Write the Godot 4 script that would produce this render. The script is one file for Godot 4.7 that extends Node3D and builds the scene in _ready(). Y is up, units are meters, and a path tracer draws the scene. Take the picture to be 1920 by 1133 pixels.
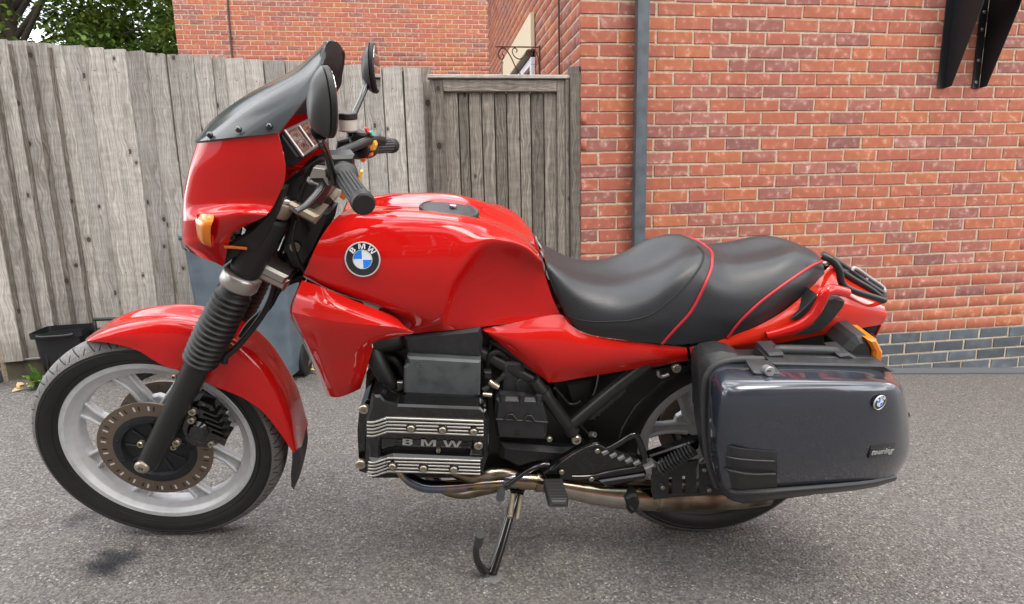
extends Node3D

var rng := RandomNumberGenerator.new()
var M := {}
var T := {}

# ---------- naming and tagging ----------
func tag(o: Node, label := "", category := "", group := "", kind := "") -> Node:
	if label: o.set_meta("label", label)
	if category: o.set_meta("category", category)
	if group: o.set_meta("group", group)
	if kind: o.set_meta("kind", kind)
	return o

func put(o: Node3D, called: String, parent: Node = null) -> Node3D:
	var p: Node = parent if parent else self
	o.name = called
	if p.has_node(NodePath(called)):
		var i := 1
		while p.has_node(NodePath("%s_%03d" % [called, i])): i += 1
		o.name = "%s_%03d" % [called, i]
	p.add_child(o, true)
	return o

func base(called: String, t := Transform3D(), parent: Node = null) -> Node3D:
	var o := Node3D.new()
	put(o, called, parent)
	o.transform = t
	return o

func obj(called: String, st: SurfaceTool, m: Material, parent: Node = null) -> MeshInstance3D:
	st.generate_normals()
	var me := MeshInstance3D.new()
	me.mesh = st.commit()
	me.mesh.surface_set_material(0, m)
	put(me, called, parent)
	return me

func inst(called: String, mesh: Mesh, m: Material, parent: Node = null, t := Transform3D()) -> MeshInstance3D:
	var me := MeshInstance3D.new()
	me.mesh = mesh
	me.material_override = null
	if m: me.set_surface_override_material(0, m)
	put(me, called, parent)
	me.transform = t
	return me

# ---------- mesh helpers ----------
func mb() -> SurfaceTool:
	var st := SurfaceTool.new()
	st.begin(Mesh.PRIMITIVE_TRIANGLES)
	return st

func V(a: Array) -> PackedVector3Array:
	var o := PackedVector3Array()
	for i in range(0, a.size(), 3):
		o.append(Vector3(a[i], a[i + 1], a[i + 2]) * 0.001)
	return o

func V2(a: PackedVector3Array) -> PackedVector2Array:
	var o := PackedVector2Array()
	for p in a: o.append(Vector2(p.x, p.y))
	return o

func tri(st: SurfaceTool, a: Vector3, b: Vector3, c: Vector3) -> void:
	st.add_vertex(a); st.add_vertex(b); st.add_vertex(c)

func quad(st: SurfaceTool, a: Vector3, b: Vector3, c: Vector3, d: Vector3) -> void:
	# a b c d clockwise seen from the front
	tri(st, a, b, c); tri(st, a, c, d)

func flat(st: SurfaceTool) -> SurfaceTool:
	st.set_smooth_group(-1); return st

func smooth(st: SurfaceTool, g := 0) -> SurfaceTool:
	st.set_smooth_group(g); return st

func cr(a: Vector3, b: Vector3, c: Vector3, d: Vector3, t: float) -> Vector3:
	return b.cubic_interpolate(c, a, d, t)

func curve(p: PackedVector3Array, n: int, closed := false) -> PackedVector3Array:
	var o := PackedVector3Array()
	var m := p.size()
	if closed:
		for i in m:
			for k in n:
				o.append(cr(p[(i - 1 + m) % m], p[i], p[(i + 1) % m], p[(i + 2) % m], float(k) / n))
		return o
	for i in m - 1:
		var a := p[i - 1] if i > 0 else p[0] * 2.0 - p[1]
		var d := p[i + 2] if i + 2 < m else p[m - 1] * 2.0 - p[m - 2]
		for k in n:
			o.append(cr(a, p[i], p[i + 1], d, float(k) / n))
	o.append(p[m - 1])
	return o

# tube along points; r is a number or an array of radii at the points; sq flattens along the binormal
func tube(st: SurfaceTool, pts: PackedVector3Array, r, n := 4, seg := 12, caps := true, sq := 1.0, upv := Vector3(0, 0, 1)) -> SurfaceTool:
	var p := curve(pts, n) if n > 1 else pts
	var rings := []
	var m := p.size()
	var side := Vector3.ZERO
	for i in m:
		var d := (p[mini(i + 1, m - 1)] - p[maxi(i - 1, 0)]).normalized()
		if i == 0:
			side = d.cross(upv)
			if side.length() < 0.05: side = d.cross(Vector3(0.3, 1, 0))
		side = (side - d * side.dot(d)).normalized()
		var bi := d.cross(side).normalized()
		var rad: float
		if r is Array:
			var f: float = float(i) / (m - 1) * (r.size() - 1)
			var k := mini(int(f), r.size() - 2)
			rad = lerpf(r[k], r[k + 1], f - k)
		else:
			rad = r
		var ring := PackedVector3Array()
		for k in seg:
			var a := TAU * k / seg
			ring.append(p[i] + side * cos(a) * rad + bi * sin(a) * rad * sq)
		rings.append(ring)
	st.set_smooth_group(1)
	for i in m - 1:
		for k in seg:
			var k2 := (k + 1) % seg
			quad(st, rings[i][k], rings[i + 1][k], rings[i + 1][k2], rings[i][k2])
	if caps:
		st.set_smooth_group(-1)
		for k in range(1, seg - 1):
			tri(st, rings[0][0], rings[0][k], rings[0][k + 1])
			tri(st, rings[m - 1][0], rings[m - 1][k + 1], rings[m - 1][k])
	return st

# lathe round the local z axis of frame t; profile of (r, z) pairs in mm
func lathe(st: SurfaceTool, t: Transform3D, prof: Array, seg := 32, sharp := false, a0 := 0.0, a1 := TAU) -> SurfaceTool:
	var np := prof.size() / 2
	for i in np - 1:
		st.set_smooth_group(2 + i if sharp else 2)
		var r0: float = prof[i * 2] * 0.001
		var z0: float = prof[i * 2 + 1] * 0.001
		var r1: float = prof[i * 2 + 2] * 0.001
		var z1: float = prof[i * 2 + 3] * 0.001
		for k in seg:
			var a := lerpf(a0, a1, float(k) / seg)
			var b := lerpf(a0, a1, float(k + 1) / seg)
			var p0 := t * Vector3(r0 * cos(a), r0 * sin(a), z0)
			var p1 := t * Vector3(r0 * cos(b), r0 * sin(b), z0)
			var q0 := t * Vector3(r1 * cos(a), r1 * sin(a), z1)
			var q1 := t * Vector3(r1 * cos(b), r1 * sin(b), z1)
			if r0 > 1e-6: tri(st, p0, q0, p1)
			if r1 > 1e-6: tri(st, p1, q0, q1)
	return st

func frame(at: Vector3, zdir: Vector3, up := Vector3.UP) -> Transform3D:
	var z := zdir.normalized()
	var x := up.cross(z)
	if x.length() < 0.01: x = Vector3.RIGHT.cross(z)
	x = x.normalized()
	return Transform3D(Basis(x, z.cross(x), z), at)

# box of size s in frame t with chamfer b
func box(st: SurfaceTool, t: Transform3D, s: Vector3, b := 0.0) -> SurfaceTool:
	var h := s * 0.5
	var o := PackedVector2Array([Vector2(-h.x, -h.y), Vector2(h.x, -h.y), Vector2(h.x, h.y), Vector2(-h.x, h.y)])
	return prism(st, o, -h.z, h.z, b, t)

# polygon (x, y) extruded from z0 to z1, chamfered by b on both rims
func prism(st: SurfaceTool, o2: PackedVector2Array, z0: float, z1: float, b := 0.0, t := Transform3D(), sm := false) -> SurfaceTool:
	var o := o2
	if Geometry2D.is_polygon_clockwise(o):
		o = o2.duplicate(); o.reverse()
	var n := o.size()
	var ins := PackedVector2Array()
	for i in n:
		var e0 := (o[i] - o[(i - 1 + n) % n]).normalized()
		var e1 := (o[(i + 1) % n] - o[i]).normalized()
		var n0 := Vector2(-e0.y, e0.x)
		var n1 := Vector2(-e1.y, e1.x)
		var mid := n0 + n1
		if mid.length() < 0.1: mid = n0
		mid = mid.normalized()
		ins.append(o[i] + mid * b / maxf(0.45, mid.dot(n1)))
	var rings := [ins, o, o, ins] if b > 0.0 else [o, o]
	var zs := [z0, z0 + b, z1 - b, z1] if b > 0.0 else [z0, z1]
	for j in rings.size() - 1:
		st.set_smooth_group(3 + j if sm else -1)
		for i in n:
			var k := (i + 1) % n
			var a: Vector2 = rings[j][i]
			var c: Vector2 = rings[j][k]
			var d: Vector2 = rings[j + 1][k]
			var e: Vector2 = rings[j + 1][i]
			quad(st, t * Vector3(a.x, a.y, zs[j]), t * Vector3(e.x, e.y, zs[j + 1]), t * Vector3(d.x, d.y, zs[j + 1]), t * Vector3(c.x, c.y, zs[j]))
	st.set_smooth_group(-1)
	var cap: PackedVector2Array = rings[0]
	var ix := Geometry2D.triangulate_polygon(cap)
	if ix.is_empty():
		cap = o
		ix = Geometry2D.triangulate_polygon(o)
	for i in range(0, ix.size(), 3):
		var a := cap[ix[i]]
		var c := cap[ix[i + 1]]
		var d := cap[ix[i + 2]]
		if (c - a).cross(d - a) < 0.0:
			var sw := c; c = d; d = sw
		tri(st, t * Vector3(a.x, a.y, zs[-1]), t * Vector3(d.x, d.y, zs[-1]), t * Vector3(c.x, c.y, zs[-1]))
		tri(st, t * Vector3(a.x, a.y, zs[0]), t * Vector3(c.x, c.y, zs[0]), t * Vector3(d.x, d.y, zs[0]))
	return st

func plate(st: SurfaceTool, a: Array, z0: float, z1: float, b := 0.002, rnd := 0) -> SurfaceTool:
	var v := V(a)
	if rnd > 1: v = curve(v, rnd, true)
	return prism(st, V2(v), z0, z1, b, Transform3D(), rnd > 1)

# ---------- surfaces through a net of points ----------
func net_point(p: PackedVector3Array, cols: int, u: float, v: float, mu: bool, mv: bool) -> Vector3:
	var rows := p.size() / cols
	var i := clampi(int(floor(u)), 0, cols - 2)
	var j := clampi(int(floor(v)), 0, rows - 2)
	var q := []
	for r in range(j - 1, j + 3):
		var flip := r < 0 and mv
		var rr := absi(r) if r < 0 else r
		var line := []
		for c in range(i - 1, i + 3):
			var f2 := c < 0 and mu
			var w := _net_at(p, cols, rows, c, r, mu, mv)
			line.append(w)
		q.append(cr(line[0], line[1], line[2], line[3], u - i))
	return cr(q[0], q[1], q[2], q[3], v - j)

func _net_at(p: PackedVector3Array, cols: int, rows: int, c: int, r: int, mu: bool, mv: bool) -> Vector3:
	if c < 0:
		if mu: return _net_at(p, cols, rows, 1, r, mu, mv) * Vector3(1, 1, -1)
		return _net_at(p, cols, rows, 0, r, mu, mv) * 2.0 - _net_at(p, cols, rows, 1, r, mu, mv)
	if c >= cols:
		return _net_at(p, cols, rows, cols - 1, r, mu, mv) * 2.0 - _net_at(p, cols, rows, cols - 2, r, mu, mv)
	if r < 0:
		if mv: return p[cols + c] * Vector3(1, 1, -1)
		return p[c] * 2.0 - p[cols + c]
	if r >= rows:
		return p[(rows - 1) * cols + c] * 2.0 - p[(rows - 2) * cols + c]
	return p[r * cols + c]

# rows run downwards, columns rearwards (outside towards +z). thick > 0 adds an inner skin; mir adds the mirror image at -z
func net(st: SurfaceTool, a: Array, cols: int, su := 6, sv := 6, thick := 0.0, mir := true, mu := false, mv := false, grp := 10) -> SurfaceTool:
	var p := V(a)
	var rows := p.size() / cols
	var nu := (cols - 1) * su
	var nv := (rows - 1) * sv
	var g := []
	for j in nv + 1:
		var line := PackedVector3Array()
		for i in nu + 1:
			line.append(net_point(p, cols, float(i) / su, float(j) / sv, mu, mv))
		g.append(line)
	var sides: Array = [1.0, -1.0] if mir else [1.0]
	for s in sides:
		var k := Vector3(1, 1, s)
		st.set_smooth_group(grp)
		for j in nv:
			for i in nu:
				_q(st, g[j][i] * k, g[j][i + 1] * k, g[j + 1][i + 1] * k, g[j + 1][i] * k, s > 0)
		if thick > 0.0:
			var h := []
			for j in nv + 1:
				var line := PackedVector3Array()
				for i in nu + 1:
					var du: Vector3 = g[j][mini(i + 1, nu)] - g[j][maxi(i - 1, 0)]
					var dv: Vector3 = g[mini(j + 1, nv)][i] - g[maxi(j - 1, 0)][i]
					line.append(g[j][i] + du.cross(dv).normalized() * thick)
				h.append(line)
			st.set_smooth_group(grp + 1)
			for j in nv:
				for i in nu:
					_q(st, h[j][i] * k, h[j][i + 1] * k, h[j + 1][i + 1] * k, h[j + 1][i] * k, s < 0)
			st.set_smooth_group(grp + 2)
			for i in nu:
				if not mv: _q(st, h[0][i] * k, h[0][i + 1] * k, g[0][i + 1] * k, g[0][i] * k, s > 0)
				_q(st, g[nv][i] * k, g[nv][i + 1] * k, h[nv][i + 1] * k, h[nv][i] * k, s > 0)
			st.set_smooth_group(grp + 3)
			for j in nv:
				if not mu: _q(st, h[j][0] * k, g[j][0] * k, g[j + 1][0] * k, h[j + 1][0] * k, s > 0)
				_q(st, g[j][nu] * k, h[j][nu] * k, h[j + 1][nu] * k, g[j + 1][nu] * k, s > 0)
	return st

func _q(st: SurfaceTool, a: Vector3, b: Vector3, c: Vector3, d: Vector3, f: bool) -> void:
	if f: quad(st, a, b, c, d)
	else: quad(st, a, d, c, b)

# tube that follows a net at (u, v) pairs, lifted by h
func net_path(a: Array, cols: int, uv: Array, h := 0.0, mu := false, mv := false) -> PackedVector3Array:
	var p := V(a)
	var o := PackedVector3Array()
	for i in range(0, uv.size(), 2):
		var u: float = uv[i]
		var v: float = absf(uv[i + 1])
		var q := net_point(p, cols, u, v, mu, mv)
		var du := net_point(p, cols, u + 0.02, v, mu, mv) - net_point(p, cols, u - 0.02, v, mu, mv)
		var dv := net_point(p, cols, u, v + 0.02, mu, mv) - net_point(p, cols, u, maxf(v - 0.02, 0.0), mu, mv)
		q -= du.cross(dv).normalized() * h
		if uv[i + 1] < 0.0: q.z = -q.z
		o.append(q)
	return o

func bolt(called: String, parent: Node, at: Vector3, dir: Vector3, r: float, h: float, m: Material) -> void:
	var st := mb()
	var R := r * 1000.0
	var H := h * 1000.0
	lathe(st, frame(at, dir), [R, 0, R, H * 0.75, R * 0.85, H, R * 0.5, H, R * 0.45, H * 0.5, 0, H * 0.5], 14, true)
	obj(called, st, m, parent)

# ---------- materials ----------
func lin(r: float, g: float, b: float, a := 1.0) -> Color:
	var c := Color(r, g, b).linear_to_srgb()
	c.a = a
	return c

func mat(c: Color, rough := 0.6, metal := 0.0, coat := 0.0) -> StandardMaterial3D:
	var m := StandardMaterial3D.new()
	m.albedo_color = c
	m.roughness = rough
	m.metallic = metal
	if coat > 0.0:
		m.clearcoat_enabled = true
		m.clearcoat = coat
		m.clearcoat_roughness = 0.03
	return m

func noise(sd: int, freq: float, oct := 4, type := FastNoiseLite.TYPE_SIMPLEX_SMOOTH) -> FastNoiseLite:
	var n := FastNoiseLite.new()
	n.seed = sd
	n.frequency = freq
	n.noise_type = type
	n.fractal_octaves = oct
	return n

func ramp(stops: Array) -> Gradient:
	var g := Gradient.new()
	var off := PackedFloat32Array()
	var col := PackedColorArray()
	for i in range(0, stops.size(), 2):
		off.append(stops[i])
		col.append(stops[i + 1])
	g.offsets = off
	g.colors = col
	return g

func ntex(n: FastNoiseLite, size: int, stops: Array, bump := 0.0) -> NoiseTexture2D:
	var t := NoiseTexture2D.new()
	t.width = size
	t.height = size
	t.seamless = true
	t.noise = n
	if bump > 0.0:
		t.as_normal_map = true
		t.bump_strength = bump
	elif stops.size() > 0:
		t.color_ramp = ramp(stops)
	return t

func tri_tex(m: StandardMaterial3D, scale: float, world := false) -> StandardMaterial3D:
	m.uv1_triplanar = true
	m.uv1_world_triplanar = world
	m.uv1_scale = Vector3.ONE * scale
	return m

func grey(v: float) -> Color:
	return lin(v, v, v)

func wood_image(sd: int, w: int, h: int, dark: Color, light: Color, knots: int) -> ImageTexture:
	var r := RandomNumberGenerator.new()
	r.seed = sd
	var na := noise(sd, 0.012, 3)
	var nb := noise(sd + 1, 0.05, 2)
	var nc := noise(sd + 2, 0.006, 3)
	var ks := []
	for k in knots:
		ks.append(Vector3(r.randf() * w, r.randf() * h, r.randf_range(7.0, 14.0)))
	var im := Image.create(w, h, false, Image.FORMAT_RGB8)
	for y in h:
		for x in w:
			var fx := float(x)
			var dk := 0.0
			for k in ks:
				var dx: float = x - k.x
				var dy: float = (y - k.y) * 1.25
				var d: float = sqrt(dx * dx + dy * dy) / k.z
				if d < 4.0:
					fx += signf(dx) * 10.0 * exp(-d * d * 0.5)
					if d < 1.25: dk = maxf(dk, 1.0 - smoothstep(0.75, 1.25, d) * 1.0)
					elif d < 2.6: dk = maxf(dk, 0.28 * (0.5 + 0.5 * sin(d * 9.0)) * (2.6 - d))
			var warp := nc.get_noise_2d(fx * 2.0, y) * 22.0
			var g := na.get_noise_2d((fx + warp) * 5.0, y * 0.22) * 0.55 + nb.get_noise_2d(fx * 7.0, y * 0.6) * 0.35
			var ring := sin((fx + warp) * 0.42 + nc.get_noise_2d(y * 0.4, fx) * 5.0) * 0.12
			var band := na.get_noise_2d(fx * 0.4 + 900.0, y * 3.2) * 0.16
			var v := clampf(0.55 + g * 0.6 + ring + band, 0.0, 1.0)
			var c := dark.lerp(light, v)
			c = c.lerp(Color(0.20, 0.165, 0.145), clampf(dk, 0.0, 0.72))
			var stain := nc.get_noise_2d(x * 1.2 + 300.0, y * 0.8)
			if stain > 0.3: c = c.lerp(Color(0.40, 0.385, 0.33), (stain - 0.3) * 0.9)
			im.set_pixel(x, y, c)
	im.generate_mipmaps()
	return ImageTexture.create_from_image(im)

# ---------- all materials ----------
func make_materials() -> void:
	M.red = mat(lin(0.50, 0.007, 0.006), 0.09, 0.0, 0.85)
	M.red_side = mat(lin(0.52, 0.010, 0.007), 0.11, 0.0, 0.85)
	M.red_tail = mat(lin(0.54, 0.022, 0.008), 0.12, 0.0, 0.85)
	for k in ["red", "red_side", "red_tail"]:
		M[k].metallic_specular = 0.2
		M[k].clearcoat_roughness = 0.015
	M.black = mat(grey(0.012), 0.36)
	M.gloss_black = mat(grey(0.005), 0.16, 0.0, 0.8)
	M.matte = mat(grey(0.012), 0.6)
	M.plastic = mat(lin(0.027, 0.028, 0.030), 0.44)
	M.plastic.albedo_texture = ntex(noise(41, 0.02, 4), 256, [0.0, Color(0.8, 0.8, 0.8), 1.0, Color(1, 1, 1)])
	M.plastic.normal_enabled = true
	M.plastic.normal_scale = 0.25
	M.plastic.normal_texture = ntex(noise(42, 0.25, 2), 256, [], 3.0)
	tri_tex(M.plastic, 9.0)
	M.lever = mat(grey(0.10), 0.22, 0.7)
	M.mirror_shell = mat(grey(0.05), 0.38)
	M.rubber = mat(grey(0.011), 0.5)
	M.rubber_grey = mat(grey(0.042), 0.66)
	M.grey_panel = mat(lin(0.085, 0.094, 0.098), 0.40)
	M.grey_panel.albedo_texture = ntex(noise(45, 0.012, 4), 256, [0.0, Color(0.72, 0.72, 0.72), 0.5, Color(0.95, 0.95, 0.95), 1.0, Color(1, 1, 1)])
	tri_tex(M.grey_panel, 5.0)
	M.silver = mat(lin(0.56, 0.57, 0.585), 0.42, 0.25)
	M.silver.albedo_texture = ntex(noise(46, 0.02, 4), 256, [0.0, Color(0.92, 0.92, 0.91), 0.55, Color(0.98, 0.98, 0.98), 1.0, Color(1, 1, 1)])
	tri_tex(M.silver, 6.0)
	M.alloy = mat(lin(0.40, 0.38, 0.35), 0.34, 0.8)
	M.rib = mat(lin(0.42, 0.41, 0.38), 0.40, 0.75)
	M.bolt = mat(lin(0.42, 0.38, 0.31), 0.35, 0.85)
	M.chrome = mat(lin(0.62, 0.60, 0.57), 0.10, 1.0)
	M.tan_metal = mat(lin(0.34, 0.29, 0.22), 0.42, 0.6)
	M.disc = mat(lin(0.20, 0.155, 0.12), 0.42, 0.75)
	M.disc.normal_enabled = true
	M.disc.normal_scale = 0.15
	M.disc.normal_texture = ntex(noise(48, 0.2, 2), 256, [], 3.0)
	tri_tex(M.disc, 8.0)
	M.disc_black = mat(lin(0.018, 0.020, 0.023), 0.5, 0.3)
	# exhaust: chrome heated to straw, brown and blue
	M.exhaust = mat(Color(1, 1, 1), 0.13, 1.0)
	M.exhaust.albedo_texture = ntex(noise(51, 0.006, 3), 512, [0.0, lin(0.16, 0.12, 0.09), 0.38, lin(0.34, 0.25, 0.15), 0.5, lin(0.50, 0.43, 0.32), 0.62, lin(0.55, 0.52, 0.47), 1.0, lin(0.60, 0.58, 0.55)])
	tri_tex(M.exhaust, 2.2)
	M.blued = mat(Color(1, 1, 1), 0.16, 1.0)
	M.blued.albedo_texture = ntex(noise(52, 0.006, 3), 512, [0.0, lin(0.10, 0.13, 0.20), 0.42, lin(0.20, 0.27, 0.36), 0.52, lin(0.36, 0.28, 0.30), 0.6, lin(0.42, 0.33, 0.18), 1.0, lin(0.45, 0.40, 0.30)])
	tri_tex(M.blued, 2.6)
	M.browned = mat(Color(1, 1, 1), 0.24, 1.0)
	M.browned.albedo_texture = ntex(noise(53, 0.008, 3), 512, [0.0, lin(0.14, 0.09, 0.055), 0.45, lin(0.27, 0.21, 0.15), 0.7, lin(0.42, 0.37, 0.30), 1.0, lin(0.52, 0.48, 0.42)])
	tri_tex(M.browned, 2.6)
	# leather
	M.leather = mat(lin(0.022, 0.024, 0.027), 0.44)
	M.leather.normal_enabled = true
	M.leather.normal_scale = 0.5
	M.leather.normal_texture = ntex(noise(55, 0.10, 4, FastNoiseLite.TYPE_CELLULAR), 512, [], 2.5)
	M.leather.roughness_texture = ntex(noise(56, 0.01, 4), 256, [0.0, Color(0.85, 0.85, 0.85), 1.0, Color(1, 1, 1)])
	tri_tex(M.leather, 7.0)
	M.piping = mat(lin(0.42, 0.012, 0.02), 0.42)
	M.stitch = mat(lin(0.012, 0.012, 0.013), 0.7)
	M.screen = mat(lin(0.060, 0.066, 0.070, 0.88), 0.16)
	M.screen.metallic_specular = 0.32
	M.screen.transparency = BaseMaterial3D.TRANSPARENCY_ALPHA
	M.amber = mat(lin(0.78, 0.22, 0.008), 0.14, 0.0, 0.6)
	M.amber.backlight_enabled = true
	M.amber.backlight = Color(0.5, 0.2, 0.02)
	M.lens_red = mat(lin(0.35, 0.006, 0.008), 0.15, 0.0, 0.6)
	M.yellow = mat(lin(0.72, 0.42, 0.04), 0.45)
	M.orange = mat(lin(0.74, 0.16, 0.02), 0.45)
	M.red_plastic = mat(lin(0.60, 0.03, 0.03), 0.4)
	M.green = mat(lin(0.05, 0.42, 0.30), 0.4)
	M.mirror = mat(lin(0.75, 0.75, 0.75), 0.02, 1.0)
	M.fluid = mat(lin(0.50, 0.47, 0.42), 0.3)
	M.pannier = mat(lin(0.030, 0.036, 0.050), 0.25, 0.2, 1.0)
	M.pannier.normal_enabled = true
	M.pannier.normal_scale = 0.03
	M.pannier.normal_texture = ntex(noise(58, 0.01, 2), 256, [], 6.0)
	M.pannier.roughness_texture = ntex(noise(59, 0.03, 5), 512, [0.0, Color(0.8, 0.8, 0.8), 0.7, Color(0.9, 0.9, 0.9), 1.0, Color(1, 1, 1)])
	tri_tex(M.pannier, 2.5)
	M.ring = mat(grey(0.55), 0.3, 0.3)
	M.white = mat(grey(0.75), 0.35)
	M.badge_black = mat(lin(0.012, 0.014, 0.016), 0.12, 0.0, 0.8)
	M.badge_blue = mat(lin(0.01, 0.20, 0.75), 0.15, 0.0, 0.8)
	M.badge_white = mat(lin(0.66, 0.72, 0.78), 0.15, 0.0, 0.8)
	M.letter = mat(lin(0.55, 0.55, 0.53), 0.35, 0.6)
	# dials: printed faces
	var im := Image.create(128, 256, false, Image.FORMAT_RGB8)
	im.fill(Color(0.36, 0.21, 0.17))
	for k in 2:
		var c := Vector2(64, 66 + k * 124)
		for y in 256:
			for x in 128:
				var d: Vector2 = Vector2(x, y) - c
				var a := d.angle()
				var r := d.length()
				if r < 50.0:
					var v := Color(0.30, 0.16, 0.13)
					if r > 38.0 and fposmod(a, 0.262) < 0.05: v = Color(0.86, 0.80, 0.72)
					if r > 24.0 and r < 33.0 and fposmod(a, 0.524) < 0.14: v = Color(0.78, 0.66, 0.58)
					if r < 7.0: v = Color(0.08, 0.07, 0.07)
					elif r < 36.0 and absf(angle_difference(a, 2.4)) < 0.045: v = Color(0.92, 0.55, 0.30)
					im.set_pixel(x, y, v)
	M.dial = mat(Color(1, 1, 1), 0.12, 0.0, 0.5)
	M.dial.albedo_texture = ImageTexture.create_from_image(im)
	# tyre tread drawn as relief: u runs round the wheel, v across the tread
	var tw := 192
	var hm := Image.create(tw, tw, false, Image.FORMAT_RGB8)
	var ta := Image.create(tw, tw, false, Image.FORMAT_RGB8)
	var tn := noise(61, 0.06, 3)
	for y in tw:
		for x in tw:
			var u := float(x) / tw
			var v := absf(float(y) / tw - 0.5) * 2.0
			var h := 1.0
			if v < 0.86 and v > 0.10:
				var s := fposmod(u * 2.0 + v * 0.9, 1.0)
				if s < 0.085: h = 0.0
				var s2 := fposmod(u * 2.0 - v * 0.35 + 0.35, 1.0)
				if s2 < 0.07 and (v > 0.55 or v < 0.34): h = 0.0
			var n := tn.get_noise_2d(x, y) * 0.10
			hm.set_pixel(x, y, Color(h, h, h))
			var q := 0.40 + n
			if h < 0.5: q = 0.03
			ta.set_pixel(x, y, Color(q, q, q))
	hm.generate_mipmaps()
	ta.generate_mipmaps()
	M.tread = mat(Color(1, 0.98, 0.96), 0.66)
	M.tread.albedo_texture = ImageTexture.create_from_image(ta)
	M.tread.heightmap_enabled = true
	M.tread.heightmap_texture = ImageTexture.create_from_image(hm)
	M.tread.heightmap_scale = 0.25
	M.tread.uv1_scale = Vector3(22, 1, 1)
	M.sidewall = mat(grey(0.011), 0.5)
	M.sidewall.albedo_texture = ntex(noise(63, 0.015, 4), 256, [0.0, Color(0.7, 0.7, 0.72), 0.6, Color(0.9, 0.9, 0.9), 0.8, Color(1, 1, 1), 1.0, Color(1, 1, 1)])
	tri_tex(M.sidewall, 6.0)
	# bricks: each tone a mottled clay with bloom
	var tones := [
		[lin(0.290, 0.086, 0.052), lin(0.330, 0.104, 0.063), lin(0.39, 0.150, 0.105)],
		[lin(0.310, 0.092, 0.052), lin(0.360, 0.114, 0.064), lin(0.43, 0.170, 0.115)],
		[lin(0.255, 0.084, 0.059), lin(0.300, 0.106, 0.076), lin(0.38, 0.19, 0.155)],
		[lin(0.215, 0.076, 0.059), lin(0.260, 0.098, 0.076), lin(0.36, 0.19, 0.165)],
		[lin(0.185, 0.070, 0.060), lin(0.225, 0.090, 0.077), lin(0.33, 0.20, 0.18)],
		[lin(0.330, 0.100, 0.048), lin(0.385, 0.128, 0.063), lin(0.46, 0.19, 0.115)],
		[lin(0.280, 0.102, 0.078), lin(0.330, 0.130, 0.102), lin(0.45, 0.28, 0.24)],
		[lin(0.300, 0.090, 0.055), lin(0.340, 0.106, 0.066), lin(0.40, 0.155, 0.110)],
	]
	M.bricks = []
	for i in tones.size():
		var t: Array = tones[i]
		var m := mat(Color(1, 1, 1), 0.72)
		m.albedo_texture = ntex(noise(100 + i * 7, 0.011, 5), 512, [0.0, t[0], 0.36, t[0].lerp(t[1], 0.6), 0.58, t[1], 0.74, t[1].lerp(t[2], 0.7), 0.86, t[2].lerp(Color(0.86, 0.74, 0.72), 0.25), 1.0, t[2].lerp(Color(0.92, 0.82, 0.82), 0.5)])
		m.normal_enabled = true
		m.normal_scale = 0.3
		m.normal_texture = T.rough_n
		m.metallic_specular = 0.4
		tri_tex(m, 2.6, true)
		M.bricks.append(m)
	M.blue_bricks = []
	for i in 3:
		var m := mat(Color(1, 1, 1), 0.5)
		var v := 0.056 + 0.014 * i
		m.albedo_texture = ntex(noise(160 + i, 0.012, 4), 256, [0.0, lin(v * 0.7, v * 0.84, v), 0.6, lin(v, v * 1.2, v * 1.4), 1.0, lin(v * 1.7, v * 1.9, v * 2.1)])
		tri_tex(m, 2.6, true)
		M.blue_bricks.append(m)
	M.mortar = mat(Color(1, 1, 1), 0.95)
	M.mortar.albedo_texture = ntex(noise(170, 0.03, 5), 512, [0.0, lin(0.32, 0.255, 0.18), 0.5, lin(0.44, 0.36, 0.265), 1.0, lin(0.55, 0.465, 0.36)])
	M.mortar.normal_enabled = true
	M.mortar.normal_texture = T.rough_n
	tri_tex(M.mortar, 2.0, true)
	# weathered boards
	M.wood = []
	for i in 3:
		var wi := wood_image(200 + i * 11, 224, 768, Color(0.47, 0.46, 0.445), Color(0.78, 0.77, 0.755), 3)
		for k in 2:
			var m := mat(Color(1, 0.99, 0.975).darkened(0.09 * k + 0.045 * i), 0.85)
			m.albedo_texture = wi
			m.metallic_specular = 0.25
			m.heightmap_enabled = true
			m.heightmap_texture = wi
			m.heightmap_scale = 0.12
			M.wood.append(m)
	M.wood_dark = []
	for i in 2:
		var wi := wood_image(260 + i * 11, 192, 640, Color(0.30, 0.28, 0.26), Color(0.62, 0.585, 0.545), 3)
		for k in 2:
			var m := mat(Color(1, 1, 1).darkened(0.18 * k), 0.85)
			m.albedo_texture = wi
			m.metallic_specular = 0.25
			m.heightmap_enabled = true
			m.heightmap_texture = wi
			m.heightmap_scale = 0.12
			M.wood_dark.append(m)
	M.gravel_board = mat(Color(1, 1, 1), 0.9)
	M.gravel_board.albedo_texture = ntex(noise(281, 0.01, 5), 512, [0.0, lin(0.05, 0.05, 0.03), 0.4, lin(0.10, 0.085, 0.065), 0.7, lin(0.13, 0.125, 0.07), 1.0, lin(0.17, 0.15, 0.12)])
	tri_tex(M.gravel_board, 1.4, true)
	# asphalt
	M.asphalt = mat(Color(1, 1, 1), 0.88)
	var an := noise(300, 0.15, 2, FastNoiseLite.TYPE_CELLULAR)
	an.cellular_return_type = FastNoiseLite.RETURN_CELL_VALUE
	M.asphalt.albedo_texture = ntex(an, 1024, [0.0, lin(0.045, 0.042, 0.040), 0.22, lin(0.088, 0.082, 0.078), 0.5, lin(0.130, 0.121, 0.114), 0.75, lin(0.178, 0.166, 0.157), 0.90, lin(0.26, 0.245, 0.23), 0.96, lin(0.42, 0.40, 0.38), 1.0, lin(0.66, 0.64, 0.61)])
	M.asphalt.normal_enabled = true
	M.asphalt.normal_scale = 1.0
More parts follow.
